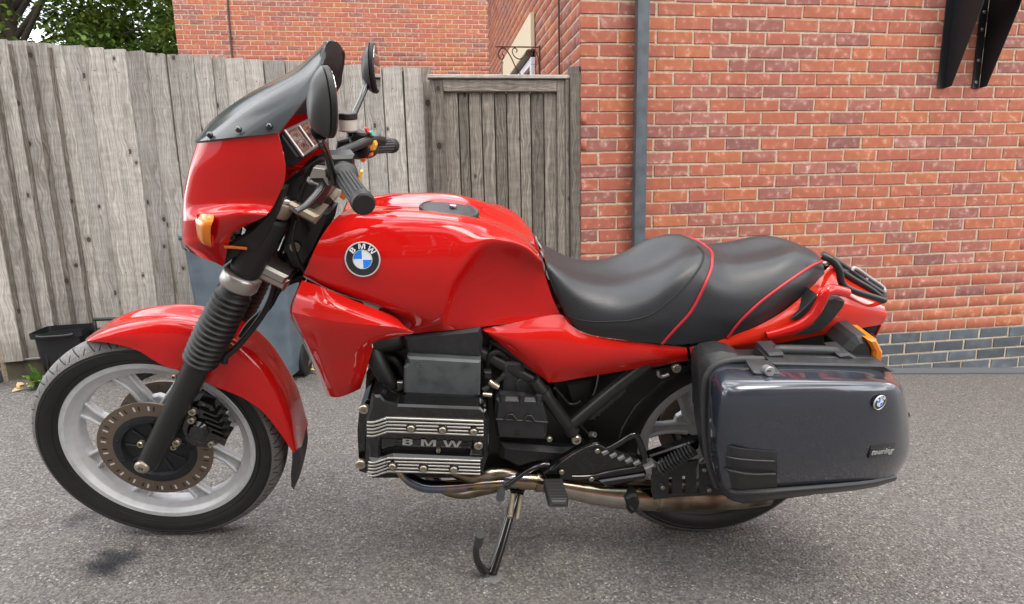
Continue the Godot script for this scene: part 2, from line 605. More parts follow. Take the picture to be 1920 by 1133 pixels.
	M.asphalt.normal_texture = ntex(noise(301, 0.09, 3), 1024, [], 6.0)
	M.asphalt.vertex_color_use_as_albedo = true
	M.asphalt.metallic_specular = 0.35
	tri_tex(M.asphalt, 1.15, true)
	M.bitumen = mat(lin(0.075, 0.082, 0.088), 0.6)
	M.bitumen.normal_enabled = true
	M.bitumen.normal_texture = T.rough_n
	tri_tex(M.bitumen, 3.0, true)
	M.concrete = mat(Color(1, 1, 1), 0.9)
	M.concrete.albedo_texture = ntex(noise(310, 0.03, 5), 256, [0.0, lin(0.16, 0.14, 0.11), 1.0, lin(0.34, 0.31, 0.25)])
	tri_tex(M.concrete, 2.0, true)
	M.pipe = mat(lin(0.085, 0.105, 0.122), 0.38)
	M.pipe.albedo_texture = ntex(noise(320, 0.01, 4), 256, [0.0, Color(0.75, 0.75, 0.75), 0.6, Color(0.95, 0.95, 0.95), 1.0, Color(1, 1, 1)])
	tri_tex(M.pipe, 3.0, true)
	M.bracket = mat(lin(0.016, 0.017, 0.019), 0.42, 0.2)
	M.zinc = mat(lin(0.30, 0.30, 0.30), 0.4, 0.6)
	M.cream = mat(lin(0.66, 0.58, 0.42), 0.5)
	M.white_frame = mat(lin(0.72, 0.74, 0.78), 0.4)
	M.gutter = mat(lin(0.06, 0.055, 0.045), 0.4)
	M.rust = mat(lin(0.13, 0.05, 0.022), 0.8, 0.3)
	M.chain = mat(lin(0.36, 0.30, 0.26), 0.5, 0.6)
	M.cable = mat(lin(0.03, 0.02, 0.018), 0.6)
	M.bin = mat(lin(0.105, 0.135, 0.158), 0.5)
	M.bin.albedo_texture = ntex(noise(330, 0.008, 5), 512, [0.0, Color(0.8, 0.82, 0.85), 0.5, Color(0.93, 0.94, 0.95), 1.0, Color(1, 1, 1)])
	tri_tex(M.bin, 1.6)
	M.tub = mat(lin(0.010, 0.011, 0.013), 0.42)
	M.leaf = mat(Color(1, 1, 1), 0.6)
	M.leaf.vertex_color_use_as_albedo = true
	M.leaf.backlight_enabled = true
	M.leaf.backlight = Color(0.35, 0.4, 0.15)
	M.dock = mat(lin(0.17, 0.32, 0.075), 0.5)
	M.dock.backlight_enabled = true
	M.dock.backlight = Color(0.2, 0.3, 0.08)
	M.dock.albedo_texture = ntex(noise(340, 0.03, 4), 256, [0.0, Color(0.65, 0.7, 0.6), 1.0, Color(1, 1, 1)])
	tri_tex(M.dock, 8.0)
	M.dry_leaf = mat(lin(0.46, 0.34, 0.19), 0.8)
	M.bark = mat(lin(0.09, 0.07, 0.055), 0.9)
	M.glass = mat(lin(0.02, 0.025, 0.03), 0.05)
	M.roof = mat(lin(0.10, 0.06, 0.05), 0.8)

# ---------- setting ----------
func ground_y(x: float, z: float) -> float:
	return 0.09400 + (-0.05580) * clampf(x, -9.0, 9.0) + (0.05290) * clampf(z, -7.0, 9.0)

func make_ground() -> void:
	var xs := PackedFloat32Array([-220, -90, -40, -20, -12, -9, -6, -4.5, -3.6, -3.0])
	var x := -2.9
	while x < 4.6: xs.append(x); x += 0.03
	xs.append_array(PackedFloat32Array([5.0, 6.0, 7.5, 9.0, 14, 25, 50, 100, 220]))
	var zs := PackedFloat32Array([-220, -100, -50, -25, -14, -9, -7, -5.5, -4.6])
	var z := -4.4
	while z < 0.4: zs.append(z); z += 0.03
	zs.append_array(PackedFloat32Array([0.8, 1.5, 3, 5, 9, 14, 25, 50, 100, 220]))
	var big := noise(401, 0.55, 4)
	var mid := noise(402, 3.0, 3)
	var st := mb()
	st.set_smooth_group(0)
	var nx := xs.size()
	for j in zs.size():
		for i in nx:
			var px := xs[i]
			var pz := zs[j]
			var c := Vector3(1.17, 1.14, 1.10) * (1.0 + 0.22 * big.get_noise_2d(px, pz) + 0.16 * mid.get_noise_2d(px, pz))
			c *= Vector3(1.0 + 0.05 * big.get_noise_2d(px + 50, pz), 1.0, 1.0 - 0.04 * big.get_noise_2d(px - 70, pz))
			var wob := Vector2(mid.get_noise_2d(px * 2, pz * 2), mid.get_noise_2d(px * 2 + 40, pz * 2)) * 0.06
			for s in [[-1.0616, -1.3959, 0.075, 1.0], [-1.062, -1.3622, 0.05, 0.9], [-1.2861, -1.6146, 0.07, 0.7], [-1.4194, -1.5908, 0.05, 0.45]]:
				var d: float = (Vector2(px - s[0], pz - s[1]) + wob).length() / s[2]
				if d < 1.0: c = c.lerp(c * Vector3(0.24, 0.27, 0.31), (1.0 - smoothstep(0.55, 1.0, d)) * s[3])
			var yp := Vector2(px, pz) + wob * 0.5
			var a := Vector2(-0.6476, -1.4269)
			var b := Vector2(-0.6498, -1.3094)
			var t := clampf((yp - a).dot(b - a) / (b - a).length_squared(), 0.0, 1.0)
			var dy := (yp - a.lerp(b, t)).length() / 0.042
			if dy < 1.0: c = c.lerp(Vector3(2.9, 2.2, 0.85), (1.0 - smoothstep(0.3, 1.0, dy)) * (0.75 + 1.2 * mid.get_noise_2d(px * 6, pz * 6)) * lerpf(0.95, 0.35, t))
			st.set_color(Color(c.x, c.y, c.z))
			st.add_vertex(Vector3(px, ground_y(px, pz), pz))
	for j in zs.size() - 1:
		for i in nx - 1:
			var q := j * nx + i
			for k in [q, q + 1, q + nx + 1, q, q + nx + 1, q + nx]: st.add_index(k)
	st.generate_normals()
	var me := MeshInstance3D.new()
	me.mesh = st.commit()
	me.mesh.surface_set_material(0, M.asphalt)
	put(me, "ground")
	tag(me, "worn grey asphalt yard with dark oil spots and a faded yellow mark", "ground", "", "structure")

# a few brick shapes with worn corners; front face at z = 0, centre at the origin
func brick_mesh(sd: int, l: float, h: float, d: float) -> ArrayMesh:
	rng.seed = sd
	var st := mb()
	st.set_smooth_group(-1)
	var c := 0.004
	var f := []
	var r := []
	for p in [Vector2(-1, -1), Vector2(1, -1), Vector2(1, 1), Vector2(-1, 1)]:
		var j := Vector3(rng.randf_range(-1, 1), rng.randf_range(-1, 1), 0) * 0.0018
		r.append(Vector3(p.x * l / 2, p.y * h / 2, -c) + j)
		f.append(Vector3(p.x * (l / 2 - c), p.y * (h / 2 - c), rng.randf_range(-0.0012, 0.0012)) + j)
	quad(st, f[3], f[2], f[1], f[0])
	for i in 4:
		var k := (i + 1) % 4
		quad(st, r[i], f[i], f[k], r[k])
		quad(st, r[i] - Vector3(0, 0, d), r[i], r[k], r[k] - Vector3(0, 0, d))
	st.generate_normals()
	return st.commit()

var brick_meshes := {}
func brick_of(l: float, v: int) -> ArrayMesh:
	var key := "%d_%d" % [int(round(l * 1000.0)), v]
	if not brick_meshes.has(key): brick_meshes[key] = brick_mesh(hash(key), l, 0.065, 0.03)
	return brick_meshes[key]

# runs of bricks in one wall: [transform, length, material, in view]
func courses(list: Array, top: float, r0: int, r1: int, x0: float, x1: float, even_first: float, odd_first: float, place: Transform3D, tone_noise: FastNoiseLite, blue_from := 999) -> void:
	for r in range(r0, r1):
		var y := top - 0.075 * (r + 0.5)
		var first := even_first if posmod(r, 2) == 0 else odd_first
		var x := x0
		var n := 0
		while x < x1 - 0.02:
			var l := first - 0.005 if n == 0 else 0.215
			var shift := rng.randf_range(-0.0025, 0.0025)
			var m: Material
			if r >= blue_from:
				m = M.blue_bricks[rng.randi() % 3]
			else:
				var w := tone_noise.get_noise_2d(x, y) * 0.9 + rng.randf_range(0.0, 1.0)
				var k := clampi(int(w * 8.0), 0, 7)
				m = M.bricks[[5, 1, 0, 7, 1, 7, 2, 3][k] if rng.randf() < 0.78 else rng.randi() % 8]
			list.append([place * Transform3D(Basis(), Vector3(x + l / 2.0 + shift, y + rng.randf_range(-0.0015, 0.0015), rng.randf_range(-0.0015, 0.0015))), l, m, r >= blue_from])
			x += l + 0.010
			n += 1

func in_frame(cam: Camera3D, p: Vector3) -> Vector3:
	var q := cam.transform.affine_inverse() * p
	if q.z > -0.1: return Vector3(-1, -1, 0)
	return Vector3(0.5 + q.x / -q.z * 0.5768, 0.5 - q.y / -q.z * 0.9774, -q.z)

func lay(list: Array, root: Node3D, world: Transform3D, cam: Camera3D, most: int, keep: Callable) -> void:
	var shown := []
	var rest := []
	for b in list:
		var s := in_frame(cam, world * b[0].origin)
		if s.x > -0.01 and s.x < 1.01 and s.y > -0.02 and s.y < 1.0 and keep.call(s): shown.append(b)
		else: rest.append(b)
	var count := {"brick": 0, "plinth_brick": 0}
	for b in shown:
		var called := "plinth_brick" if b[3] else "brick"
		if count[called] >= most:
			rest.append(b)
			continue
		count[called] += 1
		var me := MeshInstance3D.new()
		me.mesh = brick_of(b[1], count[called] % 5)
		me.set_surface_override_material(0, b[2])
		me.name = called if count[called] == 1 else "%s_%03d" % [called, count[called] - 1]
		root.add_child(me, true)
		me.transform = b[0]
	if rest.is_empty(): return
	var by := {}
	for b in rest:
		if not by.has(b[2]):
			by[b[2]] = mb()
			by[b[2]].set_smooth_group(-1)
		by[b[2]].append_from(brick_of(b[1], int(absf(b[0].origin.x * 37.0)) % 5), 0, b[0])
	var mesh := ArrayMesh.new()
	for m in by:
		by[m].generate_normals()
		by[m].commit(mesh)
		mesh.surface_set_material(mesh.get_surface_count() - 1, m)
	var me := MeshInstance3D.new()
	me.mesh = mesh
	put(me, "brickwork", root)
	me.set_meta("kind", "stuff")

func make_houses(cam: Camera3D) -> void:
	var B := Basis(Vector3(0.9905, 0, -0.1373), Vector3.UP, Vector3(0.1373, 0, 0.9905))
	# the near house: front wall along x, side wall running back from the corner
	var h := base("brick_house", Transform3D(B, Vector3(0.41950, 0, -3.54080)))
	tag(h, "near red brick house corner with grey downpipe and blue brick plinth", "house")
	var st := flat(mb())
	box(st, Transform3D(Basis(), Vector3(3.0, 1.6, -2.373)), Vector3(5.992, 4.8, 4.737))
	obj("mortar_wall", st, M.mortar, h)
	rng.seed = 71
	var list := []
	courses(list, 2.04820, -22, 33, 0.0, 5.4, 0.220, 0.1075, Transform3D(), noise(72, 0.9, 3), 27)
	var side := []
	courses(side, 2.04820, -22, 20, 0.0, 4.74, 0.1075, 0.220, Transform3D(), noise(73, 0.9, 3), 27)
	for b in side: b[0] = Transform3D(Basis(Vector3.BACK, Vector3.UP, Vector3.LEFT), Vector3(-b[0].origin.z, b[0].origin.y, -b[0].origin.x))
	lay(list, h, h.transform, cam, 300, func(s): return s.x > 0.56 and (s.y < 0.44 or s.x > 0.845) or s.x > 0.56 and s.x < 0.66 and s.y < 0.43)
	var sm := base("side_wall", Transform3D(), h)
	lay(side, sm, h.transform, cam, 0, func(_s): return false)
	# downpipe
	var d := base("downpipe", Transform3D(B, h.transform * Vector3(0.341, -0.15, 0.045)))
	tag(d, "dark grey square rainwater downpipe fixed to the brick wall near its corner", "downpipe")
	st = mb()
	prism(st, PackedVector2Array([Vector2(-0.033, -0.03), Vector2(0.033, -0.03), Vector2(0.033, 0.022), Vector2(0.012, 0.034), Vector2(-0.012, 0.034), Vector2(-0.033, 0.022)]), 0.0, 3.9, 0.002, Transform3D(Basis(Vector3.RIGHT, Vector3.FORWARD, Vector3.UP), Vector3.ZERO))
	obj("pipe", st, M.pipe, d)
	for y in [0.25, 2.75]:
		st = mb()
		box(st, Transform3D(Basis(), Vector3(0, y, -0.012)), Vector3(0.082, 0.05, 0.064), 0.003)
		obj("pipe_clip", st, M.pipe, d)
	# bitumen strip where wall and yard meet
	st = flat(mb())
	var last := Vector3.ZERO
	for i in 41:
		var u := 0.0 + i * 0.13
		var p := h.transform * Vector3(u, 0, 0.0)
		var q := h.transform * Vector3(u, 0, 0.055 + 0.004 * sin(i * 1.7))
		p.y = ground_y(p.x, p.z) + 0.035
		q.y = ground_y(q.x, q.z) + 0.012
		if i > 0:
			var lp := h.transform * Vector3(u - 0.13, 0, 0.0)
			var lq := h.transform * Vector3(u - 0.13, 0, 0.055 + 0.004 * sin((i - 1) * 1.7))
			lp.y = ground_y(lp.x, lp.z) + 0.035
			lq.y = ground_y(lq.x, lq.z) + 0.012
			quad(st, lp, p, q, lq)
			var dn := Vector3(0, 0.03, 0)
			quad(st, lq, q, q - dn, lq - dn)
	tag(obj("wall_edging", st, M.bitumen), "dark bitumen strip sealing the foot of the blue brick plinth", "edging", "", "structure")
	# far house behind the fence
	var fo: Vector3 = Vector3(-0.5688, 2.0482, -10.6726)
	var f := base("brick_house", Transform3D(B, Vector3(fo.x, 0, fo.z) + B.x * (-4.72413)))
	tag(f, "far red brick house wall rising behind the fence with a black cable", "house")
	st = flat(mb())
	box(st, Transform3D(Basis(), Vector3(3.3, 2.9, -1.504)), Vector3(6.6, 6.4, 3.0))
	obj("mortar_wall", st, M.mortar, f)
	rng.seed = 75
	var fl := []
	courses(fl, 4.12, -12, 22, 0.0, 6.55, 0.220, 0.1075, Transform3D(), noise(76, 0.5, 3))
	lay(fl, f, f.transform, cam, 300, func(s): return s.y < 0.125 and s.x < 0.478)
	st = mb()
	tube(st, V([880, 5800, 12, 850, 4700, 14, 838, 4130, 12, 828, 3700, 13, 822, 3250, 12, 820, 2400, 12]), 0.014, 4, 8)
	for y in [4.3, 3.55, 2.9]:
		box(st, Transform3D(Basis(), Vector3(0.838, y, 0.010)), Vector3(0.03, 0.02, 0.02), 0.002)
	var cb := obj("wall_cable", st, M.cable)
	cb.transform = f.transform
	tag(cb, "black cable hanging down the far brick wall above the fence", "cable")
	st = mb()
	tube(st, V([-12, 4200, -490, -13, 2000, -495, -12, 800, -492]), 0.006, 3, 8)
	cb = obj("wall_cable", st, M.cable)
	cb.transform = h.transform
	tag(cb, "thin dark cable running down the side wall above the gate", "cable")
	# cream canopy on the side wall
	var c := base("door_canopy", h.transform)
	tag(c, "cream boarded door canopy with dark gutter on the side wall", "canopy")
	st = flat(mb())
	box(st, Transform3D(Basis(), Vector3(-0.022, 2.24, -2.24)), Vector3(0.034, 0.27, 1.70), 0.003)
	obj("cream_board", st, M.cream, c)
	st = mb()
	tube(st, V([-45, 2085, -1420, -45, 2085, -3080]), 0.030, 1, 14)
	obj("gutter", st, M.gutter, c)
	st = flat(mb())
	box(st, Transform3D(Basis(), Vector3(-0.022, 2.02, -2.24)), Vector3(0.034, 0.055, 1.70), 0.003)
	box(st, Transform3D(Basis(), Vector3(-0.022, 1.50, -1.42)), Vector3(0.034, 0.98, 0.06), 0.003)
	obj("white_frame", st, M.white_frame, c)
	# scrolled hanging basket bracket
	var s := base("basket_bracket", h.transform * Transform3D(Basis(), Vector3(0, 0, -1.19)))
	tag(s, "rusty scrolled iron hanging basket bracket on the side wall above the gate", "bracket")
	st = mb()
	tube(st, V([-8, 2075, 0, -340, 2075, 0]), 0.005, 1, 8)
	tube(st, V([-8, 2085, 0, -8, 1600, 0]), 0.006, 1, 8)
	obj("arm", st, M.rust, s)
	st = mb()
	tube(st, V([-12, 1835, 0, -95, 1838, 0, -170, 1895, 0, -230, 2010, 0, -268, 2060, 0, -300, 2062, 0, -320, 2030, 0, -312, 1995, 0, -290, 1990, 0, -280, 2010, 0, -292, 2022, 0]), 0.0045, 5, 8)
	tube(st, V([-12, 1835, 0, 0 - 14, 1900, 0, -18, 2000, 0, -55, 2062, 0, -90, 2035, 0, -82, 1998, 0]), 0.004, 5, 8)
	tube(st, V([-90, 2050, 0, -130, 2002, 0, -170, 1990, 0, -205, 2015, 0, -215, 2050, 0, -195, 2068, 0, -178, 2050, 0, -188, 2035, 0]), 0.004, 5, 8)
	obj("scroll", st, M.rust, s)
	st = mb()
	for i in 9:
		var y := 1.985 - i * 0.022
		lathe(st, frame(Vector3(-0.30 + 0.004 * sin(i * 2.0), y, 0), Vector3(1, 0, 0) if i % 2 == 0 else Vector3(0, 0, 1)), [9, -2, 13, 0, 9, 2, 5, 0, 9, -2], 10)
	obj("chain", st, M.chain, s)
	# black steel bracket on the front wall
	var k := base("wall_bracket", h.transform)
	tag(k, "black folded steel wall bracket with two tapering side plates, upper right", "bracket")
	for e in [0, 1]:
		var x: float = 2.273 if e == 0 else 2.520
		st = mb()
		var yz := PackedVector2Array([Vector2(0.0, 1.585), Vector2(0.05, 1.59), Vector2(0.20, 2.00), Vector2(0.225, 2.10), Vector2(0.225, 2.30), Vector2(0.0, 2.30)])
		prism(st, yz, -0.0025, 0.0025, 0.0008, Transform3D(Basis(Vector3(0, 0, 1), Vector3.UP, Vector3(-1, 0, 0)), Vector3(x + 0.06, 0, 0.002)))
		box(st, Transform3D(Basis(), Vector3(x + (0.032 if e == 0 else 0.028), 1.942, 0.004)), Vector3(0.05, 0.715, 0.005), 0.001)
		var sp := obj("side_plate", st, M.bracket, k)
		for y in [1.62, 1.75, 1.93, 2.03]:
			if e == 1: bolt("bolt", sp, Vector3(x + 0.024, y, 0.007), Vector3(0, 0, 1), 0.010, 0.006, M.zinc)
	st = mb()
	box(st, Transform3D(Basis(), Vector3(2.455, 2.17, 0.23)), Vector3(0.262, 0.26, 0.005), 0.001)
	obj("front_plate", st, M.bracket, k)
	st = mb()
	lathe(st, frame(Vector3(2.39, 2.16, 0.03), Vector3(0, -0.4, 1)), [0, 0, 40, 0, 44, 20, 44, 60, 30, 64, 0, 64], 18, true)
	obj("vent_cap", st, M.zinc, k)

func wood_board(called: String, parent: Node, t: Transform3D, s: Vector3, m: Material, along_y := true, cut := 0.0) -> MeshInstance3D:
	# a sawn board with its own stretch of grain; base at y = 0
	var st := mb()
	st.set_smooth_group(-1)
	var h := Vector3(s.x / 2, s.y, s.z / 2)
	var b := 0.003
	var uo := Vector2(rng.randf(), rng.randf())
	var k := Vector2(0.42 / 0.16, 1.0 / 1.1) if along_y else Vector2(1.0 / 1.1, 0.42 / 0.16)
	k = Vector2(1.0 / 0.19, 1.0 / 1.15)
	var lo := PackedVector2Array([Vector2(-h.x, -h.z), Vector2(h.x, -h.z), Vector2(h.x, h.z - b), Vector2(h.x - b, h.z), Vector2(-h.x + b, h.z), Vector2(-h.x, h.z - b)])
	var n := lo.size()
	var run := 0.0
	for i in n:
		var p := lo[i]
		var q := lo[(i + 1) % n]
		var l := p.distance_to(q)
		var pt := h.y + (cut * p.x / h.x)
		var qt := h.y + (cut * q.x / h.x)
		var vs := [Vector3(p.x, 0, p.y), Vector3(p.x, pt, p.y), Vector3(q.x, qt, q.y), Vector3(q.x, 0, q.y)]
		var us := [Vector2(run, 0), Vector2(run, h.y), Vector2(run + l, h.y), Vector2(run + l, 0)]
		for e in [0, 2, 1, 0, 3, 2]:
			st.set_uv(us[e] * k * Vector2(1, -1) + uo)
			st.add_vertex(vs[e])
		run += l
	for i in range(1, n - 1):
		for e in [0, i, i + 1]:
			st.set_uv(lo[e] * k + uo)
			st.add_vertex(Vector3(lo[e].x, h.y + cut * lo[e].x / h.x, lo[e].y))
	st.generate_normals()
	var me := MeshInstance3D.new()
	me.mesh = st.commit()
	me.mesh.surface_set_material(0, m)
	put(me, called, parent)
	me.transform = t
	return me

func make_fence() -> void:
	rng.seed = 81
	var f := base("wooden_fence", Transform3D(Basis(), Vector3(-1.73094, 0, -3.36696)))
	tag(f, "tall weathered grey wooden fence of upright overlapping boards", "fence")
	var boards := [[-2.6257, -3.004, 0.1872, 1.7954, 0.0961, 0.3767], [-2.5638, -3.0415, 0.1979, 1.7966, 0.0948, 0.3949], [-2.5059, -3.0863, 0.2064, 1.7959, 0.0989, 0.4678], [-2.4514, -3.1428, 0.1915, 1.7992, 0.1034, 0.5306], [-2.397, -3.2011, 0.1766, 1.8038, 0.0973, 0.5223], [-2.3364, -3.2448, 0.1638, 1.8051, 0.0905, 0.2582], [-2.2514, -3.2628, 0.1596, 1.7994, 0.1076, 0.1793], [-2.1592, -3.282, 0.1532, 1.7931, 0.1055, 0.1782], [-2.0644, -3.3015, 0.1468, 1.7865, 0.1118, 0.177], [-1.9681, -3.321, 0.1426, 1.7797, 0.1069, 0.1758], [-1.8717, -3.3402, 0.1362, 1.773, 0.1105, 0.1747], [-1.8007, -3.3542, 0.1298, 1.7679, 0.0484, 0.1739], [-1.7309, -3.367, 0.1255, 1.7651, 0.1058, 0.1572], [-1.6379, -3.3829, 0.1213, 1.7604, 0.0977, 0.155], [-1.5624, -3.3957, 0.1149, 1.7563, 0.0664, 0.1544], [-1.4836, -3.4089, 0.1106, 1.7533, 0.1043, 0.1537], [-1.3863, -3.4251, 0.1043, 1.7493, 0.1049, 0.1529], [-1.2838, -3.4419, 0.0979, 1.7452, 0.1143, 0.1521], [-1.1816, -3.4586, 0.0915, 1.7408, 0.1031, 0.1513], [-1.0825, -3.4747, 0.0851, 1.7368, 0.1066, 0.155], [-0.9782, -3.4919, 0.0787, 1.7326, 0.1131, 0.1555], [-0.8699, -3.5097, 0.0723, 1.7281, 0.1138, 0.1546], [-0.7617, -3.5272, 0.066, 1.7236, 0.1114, 0.1538], [-0.6524, -3.5447, 0.0574, 1.7193, 0.115, 0.153], [-0.5418, -3.5622, 0.0511, 1.7149, 0.1126, 0.1521]]
	for i in boards.size():
		var b: Array = boards[i]
		var t := Transform3D(Basis(Vector3.UP, b[5] - 0.10), Vector3(b[0], b[2], b[1] + rng.randf_range(-0.003, 0.003)) - f.position)
		t.basis = Basis(Vector3(0, 0, 1), rng.randf_range(-0.004, 0.004)) * t.basis
		wood_board("fence_board", f, t, Vector3(b[4] - 0.0055, b[3] - b[2], 0.018), M.wood[(i * 5 + i / 4) % 6], true, rng.randf_range(-0.006, 0.006))
		var bt := wood_board("batten", f, Transform3D(Basis(Vector3.UP, b[5]), Vector3(b[0] + b[4] * 0.5, b[2] + 0.01, b[1] - 0.022) - f.position), Vector3(0.026, b[3] - b[2] - 0.03, 0.012), M.wood_dark[3])
		var nm := mb()
		for y in [0.93, 0.28]:
			lathe(nm, frame(Vector3(rng.randf_range(-0.012, 0.012), (b[3] - b[2]) * y, 0.0088), Vector3(0, 0, 1)), [0, 0.2, 3.2, 0.2, 3.0, 0.8, 0, 1.0], 7)
		var ne := obj("nail", nm, M.rust, f.get_child(f.get_child_count() - 2))
	var gl := [[-2.6757, 0.1122, -3.016, -2.1092, 0.0782, -3.294, 0.15], [-2.2092, 0.0782, -3.294, -1.5124, 0.0399, -3.4077, 0.15], [-1.6124, 0.0399, -3.4077, -0.8199, -0.0027, -3.5217, 0.15], [-0.9199, -0.0027, -3.5217, -0.4918, -0.0239, -3.5742, 0.15]]
	for g in gl:
		var a := Vector3(g[0], g[1], g[2])
		var c := Vector3(g[3], g[4], g[5])
		var st := flat(mb())
		var dirn := (c - a)
		var fr := Transform3D(Basis(dirn.normalized(), Vector3.UP, dirn.normalized().cross(Vector3.UP)), (a + c) * 0.5 - f.position)
		box(st, fr, Vector3(dirn.length(), g[6], 0.03), 0.002)
		obj("gravel_board", st, M.gravel_board, f)
	wood_board("fence_post", f, Transform3D(Basis(Vector3.UP, 0.138), Vector3(-0.46344, -0.2, -3.58000) - f.position), Vector3(0.05, 1.71526 + 0.2, 0.07), M.wood_dark[0])
	# gate
	var B := Basis(Vector3(0.9905, 0, -0.1373), Vector3.UP, Vector3(0.1373, 0, 0.9905))
	var go := Vector3(0.4113, 0, -3.6002)
	var g := base("wooden_gate", Transform3D(B, go))
	tag(g, "grey brown boarded wooden gate between the fence and the house corner", "gate")
	wood_board("stile", g, Transform3D(Basis(), Vector3(-0.818, -0.15, 0.0)), Vector3(0.075, 1.785, 0.035), M.wood_dark[1])
	wood_board("stile", g, Transform3D(Basis(), Vector3(-0.095, -0.15, 0.0)), Vector3(0.066, 1.785, 0.035), M.wood_dark[0])
	wood_board("rail", g, Transform3D(Basis(Vector3.UP, Vector3.LEFT, Vector3.BACK), Vector3(-0.1305, 1.602, 0.004)), Vector3(0.066, 0.648, 0.030), M.wood_dark[0])
	wood_board("gate_cap", g, Transform3D(Basis(Vector3.UP, Vector3.LEFT, Vector3.BACK), Vector3(-0.055, 1.648, 0.006)), Vector3(0.020, 0.81, 0.06), M.wood[0])
	var edges := [-0.7966, -0.6986, -0.6401, -0.5657, -0.4909, -0.422, -0.3463, -0.2798, -0.2033, -0.1231]
	for i in edges.size() - 1:
		var w: float = edges[i + 1] - edges[i]
		wood_board("gate_board", g, Transform3D(Basis(Vector3.UP, -0.08), Vector3((edges[i] + edges[i + 1]) / 2, -0.05, -0.014)), Vector3(w - 0.006, 1.64, 0.016), M.wood_dark[(i * 3 + i / 3) % 4])
		wood_board("batten", g, Transform3D(Basis(), Vector3(edges[i + 1], -0.05, -0.036)), Vector3(0.03, 1.62, 0.012), M.wood_dark[3])
	var gp := wood_board("gate_post", null, Transform3D(B, go + B.x * (-0.025) + B.z * 0.02), Vector3(0.066, 1.70, 0.066), M.wood_dark[1])
	tag(gp, "grey timber gate post standing against the house corner", "post")
	wood_board("gate_stop", gp, Transform3D(Basis(), Vector3(-0.045, 0, -0.01)), Vector3(0.022, 1.66, 0.04), M.wood_dark[0])
	# edging kerb and dry leaves along the foot of the fence
	var st := flat(mb())
	box(st, Transform3D(Basis(Vector3.UP, 0.16), Vector3(-0.92, ground_y(-0.92, -3.42) - 0.04, -3.42)), Vector3(0.95, 0.1, 0.05), 0.006)
	tag(obj("edging_kerb", st, M.concrete), "pale narrow concrete edging along the foot of the fence", "kerb", "", "structure")
	st = mb()
	for i in 26:
		var x := rng.randf_range(-1.32, -0.75)
		var z := -3.40 - (x + 0.92) * 0.16 + rng.randf_range(-0.05, 0.05)
		_leaf(st, Transform3D(Basis.from_euler(Vector3(rng.randf_range(-0.5, 0.5), rng.randf() * TAU, rng.randf_range(-0.5, 0.5))), Vector3(x, ground_y(x, z) + 0.02, z)), rng.randf_range(0.03, 0.05), rng.randf_range(0.012, 0.02), 0.15)
	tag(obj("dry_leaves", st, M.dry_leaf), "scatter of dry tan leaves along the fence foot", "leaves", "", "stuff")

# a curved blade leaf along local z
func _leaf(st: SurfaceTool, t: Transform3D, l: float, w: float, bend: float, crinkle := 0.0, n := 5) -> void:
	st.set_smooth_group(0)
	var prev := []
	for i in n + 1:
		var f := float(i) / n
		var hw := w * sin(PI * clampf(f * 0.93 + 0.05, 0.0, 1.0)) * (1.0 - 0.15 * f)
		var y := sin(f * 2.2) * bend * l
		var cr2 := crinkle * sin(i * 2.3) * w
		var row := [t * Vector3(-hw, y + hw * 0.35 + cr2, f * l), t * Vector3(-hw * 0.5, y + hw * 0.22 - cr2, f * l), t * Vector3(0, y, f * l), t * Vector3(hw * 0.5, y + hw * 0.22 - cr2, f * l), t * Vector3(hw, y + hw * 0.35 + cr2, f * l)]
		if i > 0:
			for k in 4: quad(st, prev[k], prev[k + 1], row[k + 1], row[k])
		prev = row

